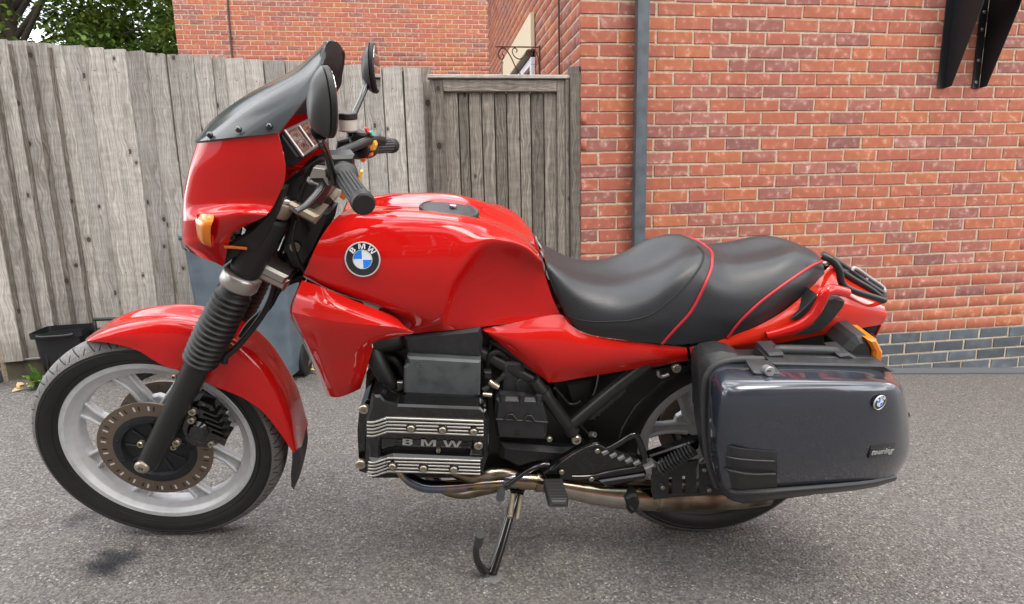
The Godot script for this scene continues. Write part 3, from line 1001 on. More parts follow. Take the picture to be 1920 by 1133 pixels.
func make_yard_things() -> void:
	rng.seed = 91
	# wheelie bin
	var w := base("wheelie_bin", Transform3D(Basis(), Vector3(-1.435, ground_y(-1.435, -3.2), -3.2)))
	tag(w, "blue grey plastic wheelie bin with white lettering in front of the fence", "bin")
	var st := mb()
	var prof := [[0.04, 0.228, 0.115], [0.10, 0.236, 0.12], [0.50, 0.252, 0.135], [0.57, 0.256, 0.14], [0.74, 0.260, 0.146], [0.75, 0.272, 0.154], [0.79, 0.272, 0.154]]
	st.set_smooth_group(-1)
	for i in prof.size() - 1:
		var a: Array = prof[i]
		var b: Array = prof[i + 1]
		var ra := _rounded(a[1], a[2], 0.03)
		var rb := _rounded(b[1], b[2], 0.03)
		st.set_smooth_group(20 + i)
		for k in ra.size():
			var k2 := (k + 1) % ra.size()
			quad(st, Vector3(ra[k].x, a[0], ra[k].y), Vector3(rb[k].x, b[0], rb[k].y), Vector3(rb[k2].x, b[0], rb[k2].y), Vector3(ra[k2].x, a[0], ra[k2].y))
	obj("body", st, M.bin, w)
	st = mb()
	box(st, Transform3D(Basis(), Vector3(0, 0.81, 0.0)), Vector3(0.55, 0.035, 0.32), 0.012)
	tube(st, V([-220, 805, -158, 220, 805, -158]), 0.014, 1, 10)
	obj("lid", st, M.bin, w)
	for s in [-1, 1]:
		st = mb()
		lathe(st, frame(Vector3(s * 0.232, 0.085, -0.09), Vector3(s, 0, 0)), [0, -20, 84, -20, 95, -14, 95, 14, 84, 20, 50, 20, 46, 12, 0, 12], 28, true)
		obj("wheel", st, M.rubber, w)
	var lab := base("lettering", Transform3D(Basis(Vector3.RIGHT, -0.035), Vector3(0, 0, 0)), w)
	for e in [["Council", 0.0165, Vector3(0.1634, 0.5518, 0.1445)], ["D", 0.03, Vector3(0.0027, 0.6311, 0.1425)]]:
		var tm := TextMesh.new()
		tm.text = e[0]
		tm.font = SystemFont.new()
		tm.font.font_names = PackedStringArray(["Droid Sans"])
		tm.font_size = 32
		tm.pixel_size = e[1] / 16.0
		tm.depth = 0.002
		var me := MeshInstance3D.new()
		me.mesh = tm
		tm.material = M.white
		put(me, "letters", lab)
		me.position = e[2]
	st = flat(mb())
	for l in [[-0.0185, 0.6148, 0.0664, 0.004], [-0.0459, 0.6433, 0.0043, 0.0389], [-0.0145, 0.6258, 0.0664, 0.004], [0.0031, 0.6603, 0.0886, 0.004], [0.1519, 0.5266, 0.0585, 0.004], [0.1798, 0.5992, 0.0388, 0.004], [0.0155, 0.6864, 0.0303, 0.006]]:
		box(st, Transform3D(Basis(), Vector3(l[0], l[1], 0.1455)), Vector3(l[2], l[3], 0.002))
	obj("print_lines", st, M.white, lab)
	# black tubs
	for i in 2:
		var b := base("recycling_box", Transform3D(Basis(Vector3.UP, 0.25 if i == 0 else 0.0), Vector3([-2.345, -2.115][i], 0, [-3.02, -3.13][i])))
		b.position.y = ground_y(b.position.x, b.position.z)
		tag(b, ["black plastic recycling box in the fence corner, left of its pair", "black plastic recycling box with its handle up, right of its pair"][i], "box", "recycling boxes behind the front wheel")
		st = mb()
		var hh: float = [0.29, 0.285][i]
		var rows := [[0.0, 0.085, 0.075], [hh - 0.03, 0.102, 0.092], [hh - 0.029, 0.117, 0.103], [hh, 0.118, 0.104]]
		for q in 2:
			for j in 3:
				st.set_smooth_group(30 + j + q * 5)
				var ra := _rounded(rows[j][1] - q * 0.004, rows[j][2] - q * 0.004, 0.02)
				var rb := _rounded(rows[j + 1][1] - q * 0.004, rows[j + 1][2] - q * 0.004, 0.02)
				for k in ra.size():
					var k2 := (k + 1) % ra.size()
					_q(st, Vector3(ra[k].x, rows[j][0], ra[k].y), Vector3(rb[k].x, rows[j + 1][0], rb[k].y), Vector3(rb[k2].x, rows[j + 1][0], rb[k2].y), Vector3(ra[k2].x, rows[j][0], ra[k2].y), q == 0)
		box(st, Transform3D(Basis(), Vector3(0, 0.012, 0)), Vector3(0.2, 0.012, 0.16), 0.002)
		for x in [-0.06, 0.0, 0.06]:
			box(st, Transform3D(Basis(Vector3.RIGHT, -0.07), Vector3(x, hh * 0.48, 0.0865)), Vector3(0.008, hh * 0.85, 0.008), 0.002)
		obj("tub", st, M.tub, b)
		st = mb()
		if i == 1: tube(st, V([-85, 270, 88, -87, 338, 82, -70, 346, 80, 70, 346, 80, 87, 338, 82, 85, 270, 88]), 0.009, 2, 10)
		else: tube(st, V([-80, 276, 104, -50, 272, 112, 50, 272, 112, 80, 276, 104]), 0.008, 3, 10)
		obj("handle", st, M.tub, b)
	# low blue brick pier at the left edge
	var B := Basis(Vector3.UP, 0.2)
	var pr := base("brick_pier", Transform3D(B, Vector3(-2.635, ground_y(-2.6, -2.8), -2.86)))
	tag(pr, "corner of a low blue brick pier at the far left edge", "pier")
	st = flat(mb())
	box(st, Transform3D(Basis(), Vector3(-0.15, 0.06, -0.1)), Vector3(0.292, 0.36, 0.192))
	obj("mortar_core", st, M.mortar, pr)
	for r in 3:
		for j in 2:
			var l: float = [0.215, 0.1025][(r + j) % 2]
			var x: float = -l / 2 if j == 0 else -[0.225, 0.1125][r % 2] - l / 2
			inst("plinth_brick", brick_of(l, r), M.blue_bricks[(r + j) % 3], pr, Transform3D(Basis(), Vector3(x, 0.0525 + r * 0.075 - 0.02, 0.0)))
		inst("plinth_brick", brick_of(0.1025, r + 1), M.blue_bricks[r % 3], pr, Transform3D(Basis(Vector3.UP, PI / 2), Vector3(0.0, 0.0325 + r * 0.075, -0.0523)))
	# docks growing by the pier
	for i in 2:
		var p := base("weed_plant", Transform3D(Basis(), [Vector3(-2.43, 0, -2.90), Vector3(-2.28, 0, -2.98)][i]))
		p.position.y = ground_y(p.position.x, p.position.z)
		tag(p, ["crinkled green dock weed growing beside the blue brick pier", "smaller green weed lying in front of the black box"][i], "weed", "weeds at the fence foot")
		for k in [7, 5][i]:
			st = mb()
			var up: float = [1.25, 0.9, 0.35, 0.2, 0.7, 0.5, 0.15][k] if i == 0 else 0.15 + 0.12 * k
			var az: float = [-0.3, 0.5, 0.9, 1.6, -1.2, 2.6, 0.3][k] as float + i * 0.8
			_leaf(st, Transform3D(Basis(Vector3.UP, az) * Basis(Vector3.RIGHT, -up), Vector3(0, 0.005, 0)), [0.13, 0.11, 0.12, 0.13, 0.09, 0.1, 0.1][k] * (1.0 if i == 0 else 0.95), 0.027 if i == 0 else 0.022, 0.10, 0.16, 12)
			obj("leaf", st, M.dock, p)
	st = mb()
	for i in 14:
		var x := rng.randf_range(-2.5, -2.34)
		var z := rng.randf_range(-2.95, -2.82)
		_leaf(st, Transform3D(Basis.from_euler(Vector3(rng.randf_range(-0.9, 0.3), rng.randf() * TAU, rng.randf_range(-0.7, 0.7))), Vector3(x, ground_y(x, z) + 0.008, z)), rng.randf_range(0.03, 0.055), rng.randf_range(0.012, 0.02), 0.2)
	tag(obj("dry_leaves", st, M.dry_leaf), "dry tan leaves heaped under the green weed", "leaves", "", "stuff")

func _rounded(hx: float, hz: float, r: float) -> PackedVector2Array:
	# clockwise seen from above (x right, z down): side faces turn outwards
	var o := PackedVector2Array()
	for q in 4:
		var c := Vector2([1, -1, -1, 1][q] * (hx - r), [1, 1, -1, -1][q] * (hz - r))
		for k in 5:
			var a := (q + k / 4.0) * PI / 2
			o.append(c + Vector2(cos(a), sin(a)) * r)
	return o

func make_tree(at: Vector3, height: float, spread: float, sd: int, label: String, leaves: int, low: float) -> void:
	rng.seed = sd
	var t := base("broadleaf_tree", Transform3D(Basis(), at))
	tag(t, label, "tree", "trees beyond the fence")
	var st := mb()
	tube(st, V([0, 0, 0, 40, height * 350, 30, -60, height * 600, 0, 20, height * 880, 60]), [0.22, 0.17, 0.11, 0.03], 4, 10)
	var tips := []
	for i in 46:
		var h := height * rng.randf_range(low * 0.8, 0.85)
		var a := rng.randf() * TAU
		var l := spread * rng.randf_range(0.5, 1.0) * (1.15 - 0.5 * h / height)
		var p0 := Vector3(0, h * 0.8, 0)
		var p2 := Vector3(cos(a) * l, h + rng.randf_range(0.0, 0.7), sin(a) * l)
		tube(st, PackedVector3Array([p0, p0.lerp(p2, 0.5) + Vector3(0, 0.3, 0), p2]), [0.06, 0.035, 0.012], 3, 6)
		tips.append(p2)
		tips.append(p0.lerp(p2, 0.6) + Vector3(0, 0.3, 0))
	for i in 26: tips.append(Vector3(rng.randf_range(-0.5, 0.5) * spread, height * rng.randf_range(0.75, 0.98), rng.randf_range(-0.5, 0.5) * spread))
	obj("trunk", st, M.bark, t)
	var lm := mb()
	_leaf(lm, Transform3D(), 1.0, 0.36, 0.08, 0.0, 3)
	lm.generate_normals()
	var mm := MultiMesh.new()
	mm.transform_format = MultiMesh.TRANSFORM_3D
	mm.use_colors = true
	mm.mesh = lm.commit()
	mm.mesh.surface_set_material(0, M.leaf)
	mm.instance_count = leaves
	var cl := []
	for p in tips:
		for k in 5: cl.append([p + Vector3(rng.randfn(0, 0.38), rng.randfn(0, 0.28), rng.randfn(0, 0.38)), rng.randf_range(0.30, 0.75), rng.randf()])
	for i in leaves:
		var c: Array = cl[rng.randi() % cl.size()]
		var d: Vector3 = Vector3(rng.randfn(), rng.randfn(), rng.randfn()).normalized() * c[1] * pow(rng.randf(), 0.45)
		var p: Vector3 = c[0] + d * Vector3(1, 0.75, 1)
		var s := rng.randf_range(0.08, 0.14)
		mm.set_instance_transform(i, Transform3D(Basis.from_euler(Vector3(rng.randf_range(-1.0, 0.6), rng.randf() * TAU, rng.randf_range(-0.7, 0.7))).scaled(Vector3.ONE * s), p))
		var v := rng.randf_range(0.7, 1.25)
		var g := Vector3(0.13, 0.22, 0.045).lerp(Vector3(0.26, 0.36, 0.07), c[2] * 0.8)
		mm.set_instance_color(i, Color(g.x * v, g.y * v, g.z * v))
	var mi := MultiMeshInstance3D.new()
	mi.multimesh = mm
	put(mi, "crown", t)
	mi.set_meta("kind", "stuff")

# the street behind the photographer, which the paint and chrome reflect
func make_behind() -> void:
	var h := base("opposite_house", Transform3D(Basis(Vector3.UP, PI), Vector3(-0.5, 0.35, 7.6)))
	tag(h, "brick house across the yard behind the viewer", "house")
	var st := flat(mb())
	box(st, Transform3D(Basis(), Vector3(0, 2.7, -3.0)), Vector3(17.0, 5.4, 6.0))
	obj("wall", st, M.bricks[0], h)
	st = flat(mb())
	prism(st, PackedVector2Array([Vector2(-3.4, 5.4), Vector2(3.4, 5.4), Vector2(0, 8.2)]), -8.7, 8.7, 0.0, Transform3D(Basis(Vector3(0, 0, -1), Vector3.UP, Vector3.RIGHT), Vector3(0, 0, -3.0)))
	obj("roof", st, M.roof, h)
	for x in [-5.8, -3.0, 0.0, 3.0, 5.8]:
		for y in [1.5, 3.8]:
			st = flat(mb())
			box(st, Transform3D(Basis(), Vector3(x, y, 0.03)), Vector3(1.3, 1.2, 0.08), 0.01)
			var wf := obj("window", st, M.white_frame, h)
			for s in [-0.3, 0.3]:
				st = flat(mb())
				box(st, Transform3D(Basis(), Vector3(x + s, y, 0.075)), Vector3(0.52, 1.04, 0.02))
				obj("pane", st, M.glass, wf)
	st = flat(mb())
	box(st, Transform3D(Basis(), Vector3(1.5, 1.02, 0.03)), Vector3(0.95, 2.05, 0.07), 0.01)
	obj("door", st, M.bracket, h)
	var f := base("garden_wall", Transform3D(Basis(), Vector3(6.5, 0, 9.0)))
	tag(f, "brick garden wall behind the viewer to the right", "wall")
	st = flat(mb())
	box(st, Transform3D(Basis(Vector3.UP, -0.25), Vector3(0, 1.0, 0)), Vector3(7.0, 2.2, 0.22), 0.01)
	obj("wall", st, M.bricks[7], f)
	make_tree(Vector3(-3.6, 0.3, 5.2), 7.5, 2.3, 610, "broad tree standing behind the viewer to the left", 14000, 0.45)
	make_tree(Vector3(3.4, 0.2, 5.6), 6.5, 2.0, 611, "broad tree standing behind the viewer to the right", 12000, 0.45)

# ---------- motorcycle: x runs rearwards, y up, z to its left; millimetres in the lists ----------
var bike: Node3D

func cast_wheel(called: String, at: Vector3, rim_r: float, tyre_r: float, tyre_w: float, rim_w: float, a0: float, front: bool) -> void:
	var w := base(called, Transform3D(Basis(), at), bike)
	var R := rim_r * 1000.0
	var W := rim_w * 500.0
	var st := mb()
	lathe(st, Transform3D(), [R - 38, -W * 0.25, R - 38, -W * 0.5, R - 24, -W * 0.62, R - 13, -W, R - 2, -W - 2, R, -W, R - 1, -W + 4, R - 12, -W + 8, R - 12, W - 8, R - 1, W - 4, R, W, R - 1.5, W + 1.5, R - 13, W + 1, R - 14.5, W * 0.93, R - 22, W * 0.70, R - 24, W * 0.66, R - 37, W * 0.52, R - 39, W * 0.40, R - 40, W * 0.2, R - 40, -W * 0.2, R - 38, -W * 0.25], 96, true)
	obj("rim", st, M.silver, w)
	st = mb()
	lathe(st, Transform3D(), [0, -40, 34, -40, 40, -26, 40, 26, 34, 44, 0, 44], 32, true)
	obj("hub", st, M.silver, w)
	# four forked spokes, each arm a channel between two ridges
	for k in 4:
		st = mb()
		var a := a0 + TAU * k / 4.0
		var ca := Transform3D(Basis(Vector3.BACK, a), Vector3.ZERO)
		var rr := rim_r - 0.036
		for s in [-1.0, 1.0]:
			var e: float = 0.42 * s
			var mid := [Vector2(0.085, 0.012 * s), Vector2(0.112, 0.026 * s), Vector2(cos(e * 0.80), sin(e * 0.80)) * rr * 0.80, Vector2(cos(e), sin(e)) * (rr + 0.006)]
			var wid := [0.016, 0.0145, 0.0135, 0.021]
			var up := PackedVector2Array()
			var lo := PackedVector2Array()
			var r1 := PackedVector3Array()
			var r2 := PackedVector3Array()
			for i in 4:
				var d: Vector2 = (mid[mini(i + 1, 3)] - mid[maxi(i - 1, 0)]).normalized()
				var nn := Vector2(-d.y, d.x)
				up.append(mid[i] + nn * wid[i])
				lo.append(mid[i] - nn * wid[i])
				r1.append(ca * Vector3(up[i].x, up[i].y, 0.007))
				r2.append(ca * Vector3(lo[i].x, lo[i].y, 0.007))
			lo.reverse()
			up.append_array(lo)
			prism(st, up, -0.012, 0.006, 0.002, ca)
			tube(st, r1, [0.0065, 0.006, 0.0055, 0.006], 5, 10, true, 1.25)
			tube(st, r2, [0.0065, 0.006, 0.0055, 0.006], 5, 10, true, 1.25)
		prism(st, PackedVector2Array([Vector2(0.03, -0.024), Vector2(0.095, -0.030), Vector2(0.128, -0.020), Vector2(0.135, 0.0), Vector2(0.128, 0.020), Vector2(0.095, 0.030), Vector2(0.03, 0.024)]), -0.012, 0.008, 0.003, ca)
		obj("spoke", st, M.silver, w)
	# tyre
	var T2 := tyre_r * 1000.0
	var TW := tyre_w * 500.0
	st = mb()
	for s in [-1.0, 1.0]:
		var pf := [R - 1, s * (W - 1), R + 6, s * (W + 2), lerpf(R, T2, 0.26), s * TW * 0.93, lerpf(R, T2, 0.46), s * TW, lerpf(R, T2, 0.58), s * TW * 0.99, lerpf(R, T2, 0.62), s * TW * 0.975]
		if s > 0.0:
			pf = [pf[10], pf[11], pf[8], pf[9], pf[6], pf[7], pf[4], pf[5], pf[2], pf[3], pf[0], pf[1]]
		var out := []
		for i in range(0, 12, 2): out.append_array([pf[i], pf[i + 1]])
		if s < 0.0: lathe(st, Transform3D(), out, 96)
		else: lathe(st, Transform3D(), out, 96)
	# raised lettering and bead lines on the sidewall, as ribs
	for s in [-1.0, 1.0]:
		for q in [0.16, 0.53]:
			var ring := PackedVector3Array()
			for i in 97:
				var a := TAU * i / 96.0
				ring.append(Vector3(cos(a) * lerpf(rim_r, tyre_r, q), sin(a) * lerpf(rim_r, tyre_r, q), s * tyre_w * 0.5 * (0.86 if q < 0.3 else 0.995)))
			tube(st, ring, 0.0012, 1, 5, false)
	obj("sidewall", st, M.sidewall, w)
	st = mb()
	st.set_smooth_group(0)
	var cs := 17
	var na := 120
	var grid := []
	for j in cs:
		var f := float(j) / (cs - 1) * 2.0 - 1.0
		var ang := f * 1.18
		var hr := lerpf(rim_r, tyre_r, 0.615)
		var rr := hr + (tyre_r - hr) * (cos(ang) - cos(1.18)) / (1.0 - cos(1.18))
		var zz := tyre_w * 0.5 * 0.976 * sin(ang) / sin(1.18)
		grid.append(Vector2(rr, zz))
	for i in na:
		for j in cs - 1:
			var a := TAU * i / na
			var b := TAU * (i + 1) / na
			var e := [[a, j, i], [b, j, i + 1], [b, j + 1, i + 1], [a, j + 1, i]]
			for k in [0, 3, 1, 1, 3, 2]:
				var q: Array = e[k]
				st.set_uv(Vector2(float(q[2]) / na, float(q[1]) / (cs - 1)))
				st.add_vertex(Vector3(cos(q[0]) * grid[q[1]].x, sin(q[0]) * grid[q[1]].x, grid[q[1]].y))
	obj("tread", st, M.tread, w)
	# discs
	for s in ([1.0, -1.0] if front else [-1.0]):
		var z: float = s * 52.0
		st = mb()
		var hn := 22
		# the swept band is cut by slots: built as sectors between two rings
		lathe(st, Transform3D(), [97, z - 2.5, 143, z - 2.5, 143, z + 2.5, 133, z + 2.5] if true else [], 72, true)
		lathe(st, Transform3D(), [120, z + 2.5, 97, z + 2.5, 97, z - 2.5], 72, true)
		for k in hn:
			var a := TAU * k / hn
			lathe(st, Transform3D(), [133, z + 2.5, 120, z + 2.5], 3, true, a + 0.030, a + TAU / hn - 0.030)
			for zz in [z + 2.4]:
				lathe(st, Transform3D(), [133, zz, 120, zz], 1, true, a - TAU / hn * 0.0 + 0.012, a + 0.030)
				lathe(st, Transform3D(), [133, zz, 120, zz], 1, true, a - 0.030, a - 0.012)
		var dk := obj("brake_disc", st, M.disc, w)
		st = mb()
		for k in hn:
			var a := TAU * k / hn + 0.1
			box(st, Transform3D(Basis(Vector3.BACK, a), Vector3(cos(a) * 0.1265, sin(a) * 0.1265, z * 0.001 + s * 0.0021)), Vector3(0.013, 0.0046, 0.0012))
		obj("disc_slot", st, M.silver if s > 0.0 else M.matte, dk)
		st = mb()
		lathe(st, Transform3D(), [0, z - 16 * s - 4, 80, z - 16 * s - 4, 84, z - 3, 104, z - 3, 104, z + 3.4, 97, z + 4.4, 84, z + 4.4, 80, z - 6 * s, 0, z - 6 * s], 56, true)
		for k in 9:
			var a := TAU * k / 9.0 + 0.2
			box(st, Transform3D(Basis(Vector3.BACK, a), Vector3(cos(a) * 0.056, sin(a) * 0.056, (z - 4 * s) * 0.001)), Vector3(0.042, 0.006, 0.006), 0.001)
		obj("disc_carrier", st, M.disc_black, dk)
		if s > 0.0:
			for k in 9:
				var a := TAU * k / 9.0 + 0.05
				bolt("rivet", dk, Vector3(cos(a) * 0.092, sin(a) * 0.092, z * 0.001 + 0.004), Vector3(0, 0, 1), 0.0045, 0.0025, M.disc_black)

func roundel(parent: Node, at: Vector3, nrm: Vector3, up: Vector3, r: float) -> void:
	var t := frame(at, nrm, up)
	var o := base("roundel_badge", t, parent)
	var R := r * 1000.0
	var st := mb()
	lathe(st, Transform3D(), [R, -1.5, R, 1.2, R * 0.965, 1.8, R * 0.925, 1.4, R * 0.925, 0.5], 48, true)
	lathe(st, Transform3D(), [R * 0.56, 0.8, R * 0.55, 1.35, R * 0.52, 1.35, R * 0.515, 0.8], 40, true)
	obj("ring", st, M.ring, o)
	st = mb()
	lathe(st, Transform3D(), [R * 0.935, 0.6, R * 0.56, 1.0, R * 0.50, 1.0], 48)
	obj("black_field", st, M.badge_black, o)
	for q in 4:
		st = mb()
		lathe(st, Transform3D(), [R * 0.52, 1.0, 0, 1.25], 10, false, q * PI / 2 + 0.035, (q + 1) * PI / 2 - 0.035)
		obj("quadrant", st, M.badge_blue if q % 2 == 1 else M.badge_white, o)
	st = mb()
	box(st, Transform3D(Basis(), Vector3(0, 0, 0.00105)), Vector3(r * 1.03, r * 0.04, 0.0007))
	box(st, Transform3D(Basis(), Vector3(0, 0, 0.00103)), Vector3(r * 0.04, r * 1.03, 0.0007))
	obj("cross_lines", st, M.white, o)
	for k in 3:
		var a := PI / 2 + [0.80, 0.0, -0.80][k] as float
		var me := letters("BMW"[k], r * 0.30, M.white if k == 0 else M.badge_white, 0.0008)
		put(me, "letter", o)
		me.transform = Transform3D(Basis(Vector3.BACK, a - PI / 2) * Basis.from_scale(Vector3(1.25, 1, 1)), Vector3(cos(a) * r * 0.735, sin(a) * r * 0.735, 0.0014))

func letters(s: String, h: float, m: Material, depth: float, bold := true) -> MeshInstance3D:
	var tm := TextMesh.new()
	tm.text = s
	var f := SystemFont.new()
	f.font_names = PackedStringArray(["Droid Sans"])
	if bold: f.font_weight = 700
	tm.font = f
	tm.font_size = 64
	tm.pixel_size = h / 46.0
	tm.depth = depth
	tm.material = m
	var me := MeshInstance3D.new()
	me.mesh = tm
	return me

func make_bike() -> void:
	bike = base("motorcycle", Transform3D(Basis(Vector3(0.99560, -0.05984, -0.07208), Vector3(0.07481, 0.97099, 0.22713), Vector3(0.05640, -0.23152, 0.97119)), Vector3(-0.2098, 0.0199, -1.6278)))
	tag(bike, "red touring motorcycle with black seat and grey pannier leaning on its side stand", "motorcycle")
	var st: SurfaceTool
	cast_wheel("front_wheel", Vector3(-0.758, 0.319, 0), 0.2453, 0.319, 0.100, 0.0700, 1.52, true)
	cast_wheel("rear_wheel", Vector3(0.758, 0.333, 0), 0.2300, 0.333, 0.130, 0.0840, 2.62, false)
	make_front()
	make_body()
	make_engine()
	make_rear()

func make_front() -> void:
	var st: SurfaceTool
	# fork legs
	for s in [1.0, -1.0]:
		var lo := Vector3(-0.7503, 0.3199, 0.1) * Vector3(1, 1, s)
		var hi := Vector3(-0.3401, 1.0422, 0.1) * Vector3(1, 1, s)
		var d := (hi - lo).normalized()
		var L := lo.distance_to(hi)
		var leg := base("fork_leg", frame(lo, d, Vector3(0, 0, 1)), bike)
		st = mb()
		lathe(st, Transform3D(), [0, -22, 22, -20, 27, -8, 27, 30, 28.5, 200, 30.5, 330, 30.5, 352], 28)
		obj("slider", st, M.black, leg)
		st = mb()
		var pr := [31, 330]
		var n := 14
		for i in n:
			var z := 334.0 + i * 15.0
			var e := 37.5 + 3.0 * sin(PI * clampf(i / 13.0 + 0.1, 0.0, 1.0))
			pr.append_array([e - 8.5, z, e - 5.0, z + 2.6, e + 1.8, z + 5.8, e + 2.6, z + 7.5, e + 1.8, z + 9.2, e - 5.0, z + 12.4])
		pr.append_array([34, 546, 31, 552, 27, 556])
		lathe(st, Transform3D(), pr, 40)
		obj("rubber_gaiter", st, M.rubber, leg)
		st = mb()
		lathe(st, Transform3D(), [20, 545, 20, 800], 20)
		obj("stanchion", st, M.chrome, leg)
		st = mb()
		lathe(st, Transform3D(), [22, 560, 39, 560, 42, 566, 42, 590, 38, 598, 22, 598], 30)
		obj("lower_clamp", st, M.alloy, leg)
		st = mb()
		lathe(st, Transform3D(), [24, 598, 32, 600, 34, 612, 35.5, 742, 33, 752, 22, 752], 28)
		for z in [0.645, 0.715]:
			box(st, Transform3D(Basis(Vector3.RIGHT, 0.0), Vector3(s * 0.034, 0.0, z)), Vector3(0.012, 0.03, 0.035), 0.003)
		obj("fork_shroud", st, M.matte, leg)
		for z in [0.645, 0.715]: bolt("screw", leg, Vector3(s * 0.040, 0.0, z), Vector3(s, 0, 0), 0.005, 0.003, M.alloy)
		st = mb()
		lathe(st, Transform3D(), [24, L * 1000 - 72, 30, L * 1000 - 72, 32, L * 1000 - 68, 32, L * 1000 - 40, 30, L * 1000 - 36, 24, L * 1000 - 36], 28)
		obj("upper_clamp", st, M.tan_metal, leg)
		st = mb()
		lathe(st, Transform3D(), [26, L * 1000 - 40, 29, L * 1000 - 36, 29, L * 1000 - 30, 25, L * 1000 - 24, 0, L * 1000 - 22], 28)
		obj("fork_cap", st, M.chrome, leg)
	# axle end
	st = mb()
	lathe(st, frame(Vector3(-0.758, 0.319, 0.052), Vector3(0, 0, 1)), [0, 0, 15, 0, 15, 68, 18, 70, 18, 74, 14, 78, 9, 80, 6, 80, 5.5, 74, 0, 74], 22, true)
	obj("axle_nut", st, M.bolt, bike)
	# calipers
	for s in [1.0, -1.0]:
		var c := base("brake_caliper", Transform3D(), bike)
		st = mb()
		plate(st, [-654, 449, 85, -638, 484, 85, -612, 490, 85, -584, 475, 85, -570, 431, 85, -563, 390, 85, -579, 362, 85, -608, 345, 85, -646, 352, 85, -664, 372, 85, -668, 411, 85], 0.040, 0.088, 0.006)
		plate(st, [-641, 425, 100, -622, 438, 100, -601, 428, 100, -599, 400, 100, -616, 373, 100, -639, 373, 100, -649, 396, 100], 0.08, 0.104, 0.008, 3)
		var q := V([-591, 463, 90, -586, 445, 90, -581, 428, 90, -577, 410, 90, -574, 392, 90])
		for i in q.size(): box(st, Transform3D(Basis(Vector3.BACK, -0.5), Vector3(q[i].x, q[i].y, 0.072)), Vector3(0.042, 0.006, 0.052), 0.001)
		if s < 0.0: st = _mirrored(st)
		obj("caliper_body", st, M.gloss_black, c)
		if s > 0.0:
			for b in [[[-0.6231, 0.4692, 0.1], 0.010], [[-0.6295, 0.4441, 0.1], 0.009], [[-0.6761, 0.3764, 0.1], 0.010], [[-0.6875, 0.3594, 0.095], 0.008], [[-0.5976, 0.3659, 0.09], 0.008], [[-0.7815, 0.3481, 0.07], 0.009]]:
				bolt("caliper_bolt", c, Vector3(b[0][0], b[0][1], b[0][2] - 0.006), Vector3(0, 0, 1), b[1], 0.012, M.bolt)
	bolt("stay_bolt", bike, Vector3(-0.6543, 0.5626, 0.085), Vector3(0, 0, 1), 0.007, 0.012, M.bolt)
	bolt("stay_bolt", bike, Vector3(-0.6008, 0.5319, 0.085), Vector3(0, 0, 1), 0.007, 0.012, M.bolt)
	# front mudguard
	var fender := base("front_mudguard", Transform3D(), bike)
	st = mb()
	net(st, [-893, 615, 0, -839, 648, 0, -773, 670, 0, -696, 681, 0, -621, 674, 0, -548, 650, 0, -482, 602, 0, -434, 522, 0, -406, 424, 0, -402, 288, 0, -859, 638, 50, -811, 663, 48, -746, 682, 48, -672, 690, 49, -603, 680, 50, -536, 649, 50, -480, 599, 50, -439, 523, 50, -410, 432, 50, -397, 319, 50, -848, 642, 64, -802, 656, 66, -738, 663, 68, -671, 655, 70, -610, 640, 71, -550, 609, 71, -494, 559, 70, -454, 488, 69, -422, 414, 68, -400, 323, 66, -844, 640, 66, -803, 639, 68, -742, 623, 70, -689, 585, 73, -633, 562, 74, -576, 527, 74, -516, 496, 73, -468, 451, 71, -434, 388, 69, -405, 319, 67], 10, 6, 6, 0.004, true, false, true)
	obj("mudguard_shell", st, M.red, fender)
	st = mb()
	net(st, [-402, 292, 0, -403, 244, 0, -415, 192, 0, -437, 140, 0, -397, 319, 45, -398, 274, 42, -412, 224, 34, -434, 160, 18, -407, 322, 62, -413, 280, 58, -424, 231, 46, -437, 164, 20], 4, 5, 5, 0.003, true, false, true)
	obj("mud_flap", _turned(st), M.rubber_grey, fender)
	st = mb()
	plate(st, [-615, 652, 78, -596, 664, 78, -590, 653, 78, -603, 618, 78, -614, 627, 78], 0.066, 0.082, 0.003)
	plate(st, [-602, 639, 85, -530, 646, 85, -538, 606, 85, -568, 570, 85, -618, 584, 85], 0.062, 0.076, 0.003)
	obj("mudguard_bracket", st, M.gloss_black, fender)
	for q in [[-0.3905, 0.3215, 0.03], [-0.3907, 0.3276, 0.01]]: pass
	# headlamp cowl
	var cowl := base("headlamp_cowl", Transform3D(), bike)
	st = mb()
	var cowl_net := [-538, 1109, 0, -515, 1120, 80, -501, 1125, 130, -470, 1133, 162, -398, 1148, 182, -328, 1158, 178, -560, 1065, 0, -536, 1075, 80, -519, 1082, 135, -487, 1088, 166, -405, 1099, 185, -320, 1105, 180, -582, 1002, 0, -557, 1019, 80, -538, 1029, 135, -502, 1036, 165, -412, 1050, 184, -325, 1064, 180, -591, 967, 0, -565, 986, 80, -546, 996, 135, -510, 1003, 166, -419, 1019, 184, -348, 1020, 180, -596, 942, 0, -570, 962, 80, -550, 975, 136, -509, 985, 178, -416, 1009, 204, -358, 1004, 196, -598, 927, 0, -573, 948, 80, -552, 962, 137, -512, 972, 179, -421, 995, 207, -367, 996, 198, -604, 891, 0, -578, 917, 80, -558, 934, 135, -520, 943, 172, -455, 955, 190, -417, 968, 185, -604, 869, 0, -578, 896, 80, -562, 912, 130, -529, 920, 166, -486, 922, 172, -445, 944, 172, -584, 836, 0, -570, 863, 60, -562, 891, 112, -535, 884, 128, -506, 875, 132, -489, 860, 122]
	net(st, cowl_net, 6, 6, 6, 0.005, true, true, false)
	obj("cowl_shell", st, M.red, cowl)
	st = mb()
	lathe(st, frame(Vector3(-0.548, 0.935, 0), Vector3(-1, 0.05, 0)), [82, -40, 82, 2, 76, 8, 70, 3, 0, 10], 32)
	obj("headlamp", st, M.chrome, cowl)
	st = mb()
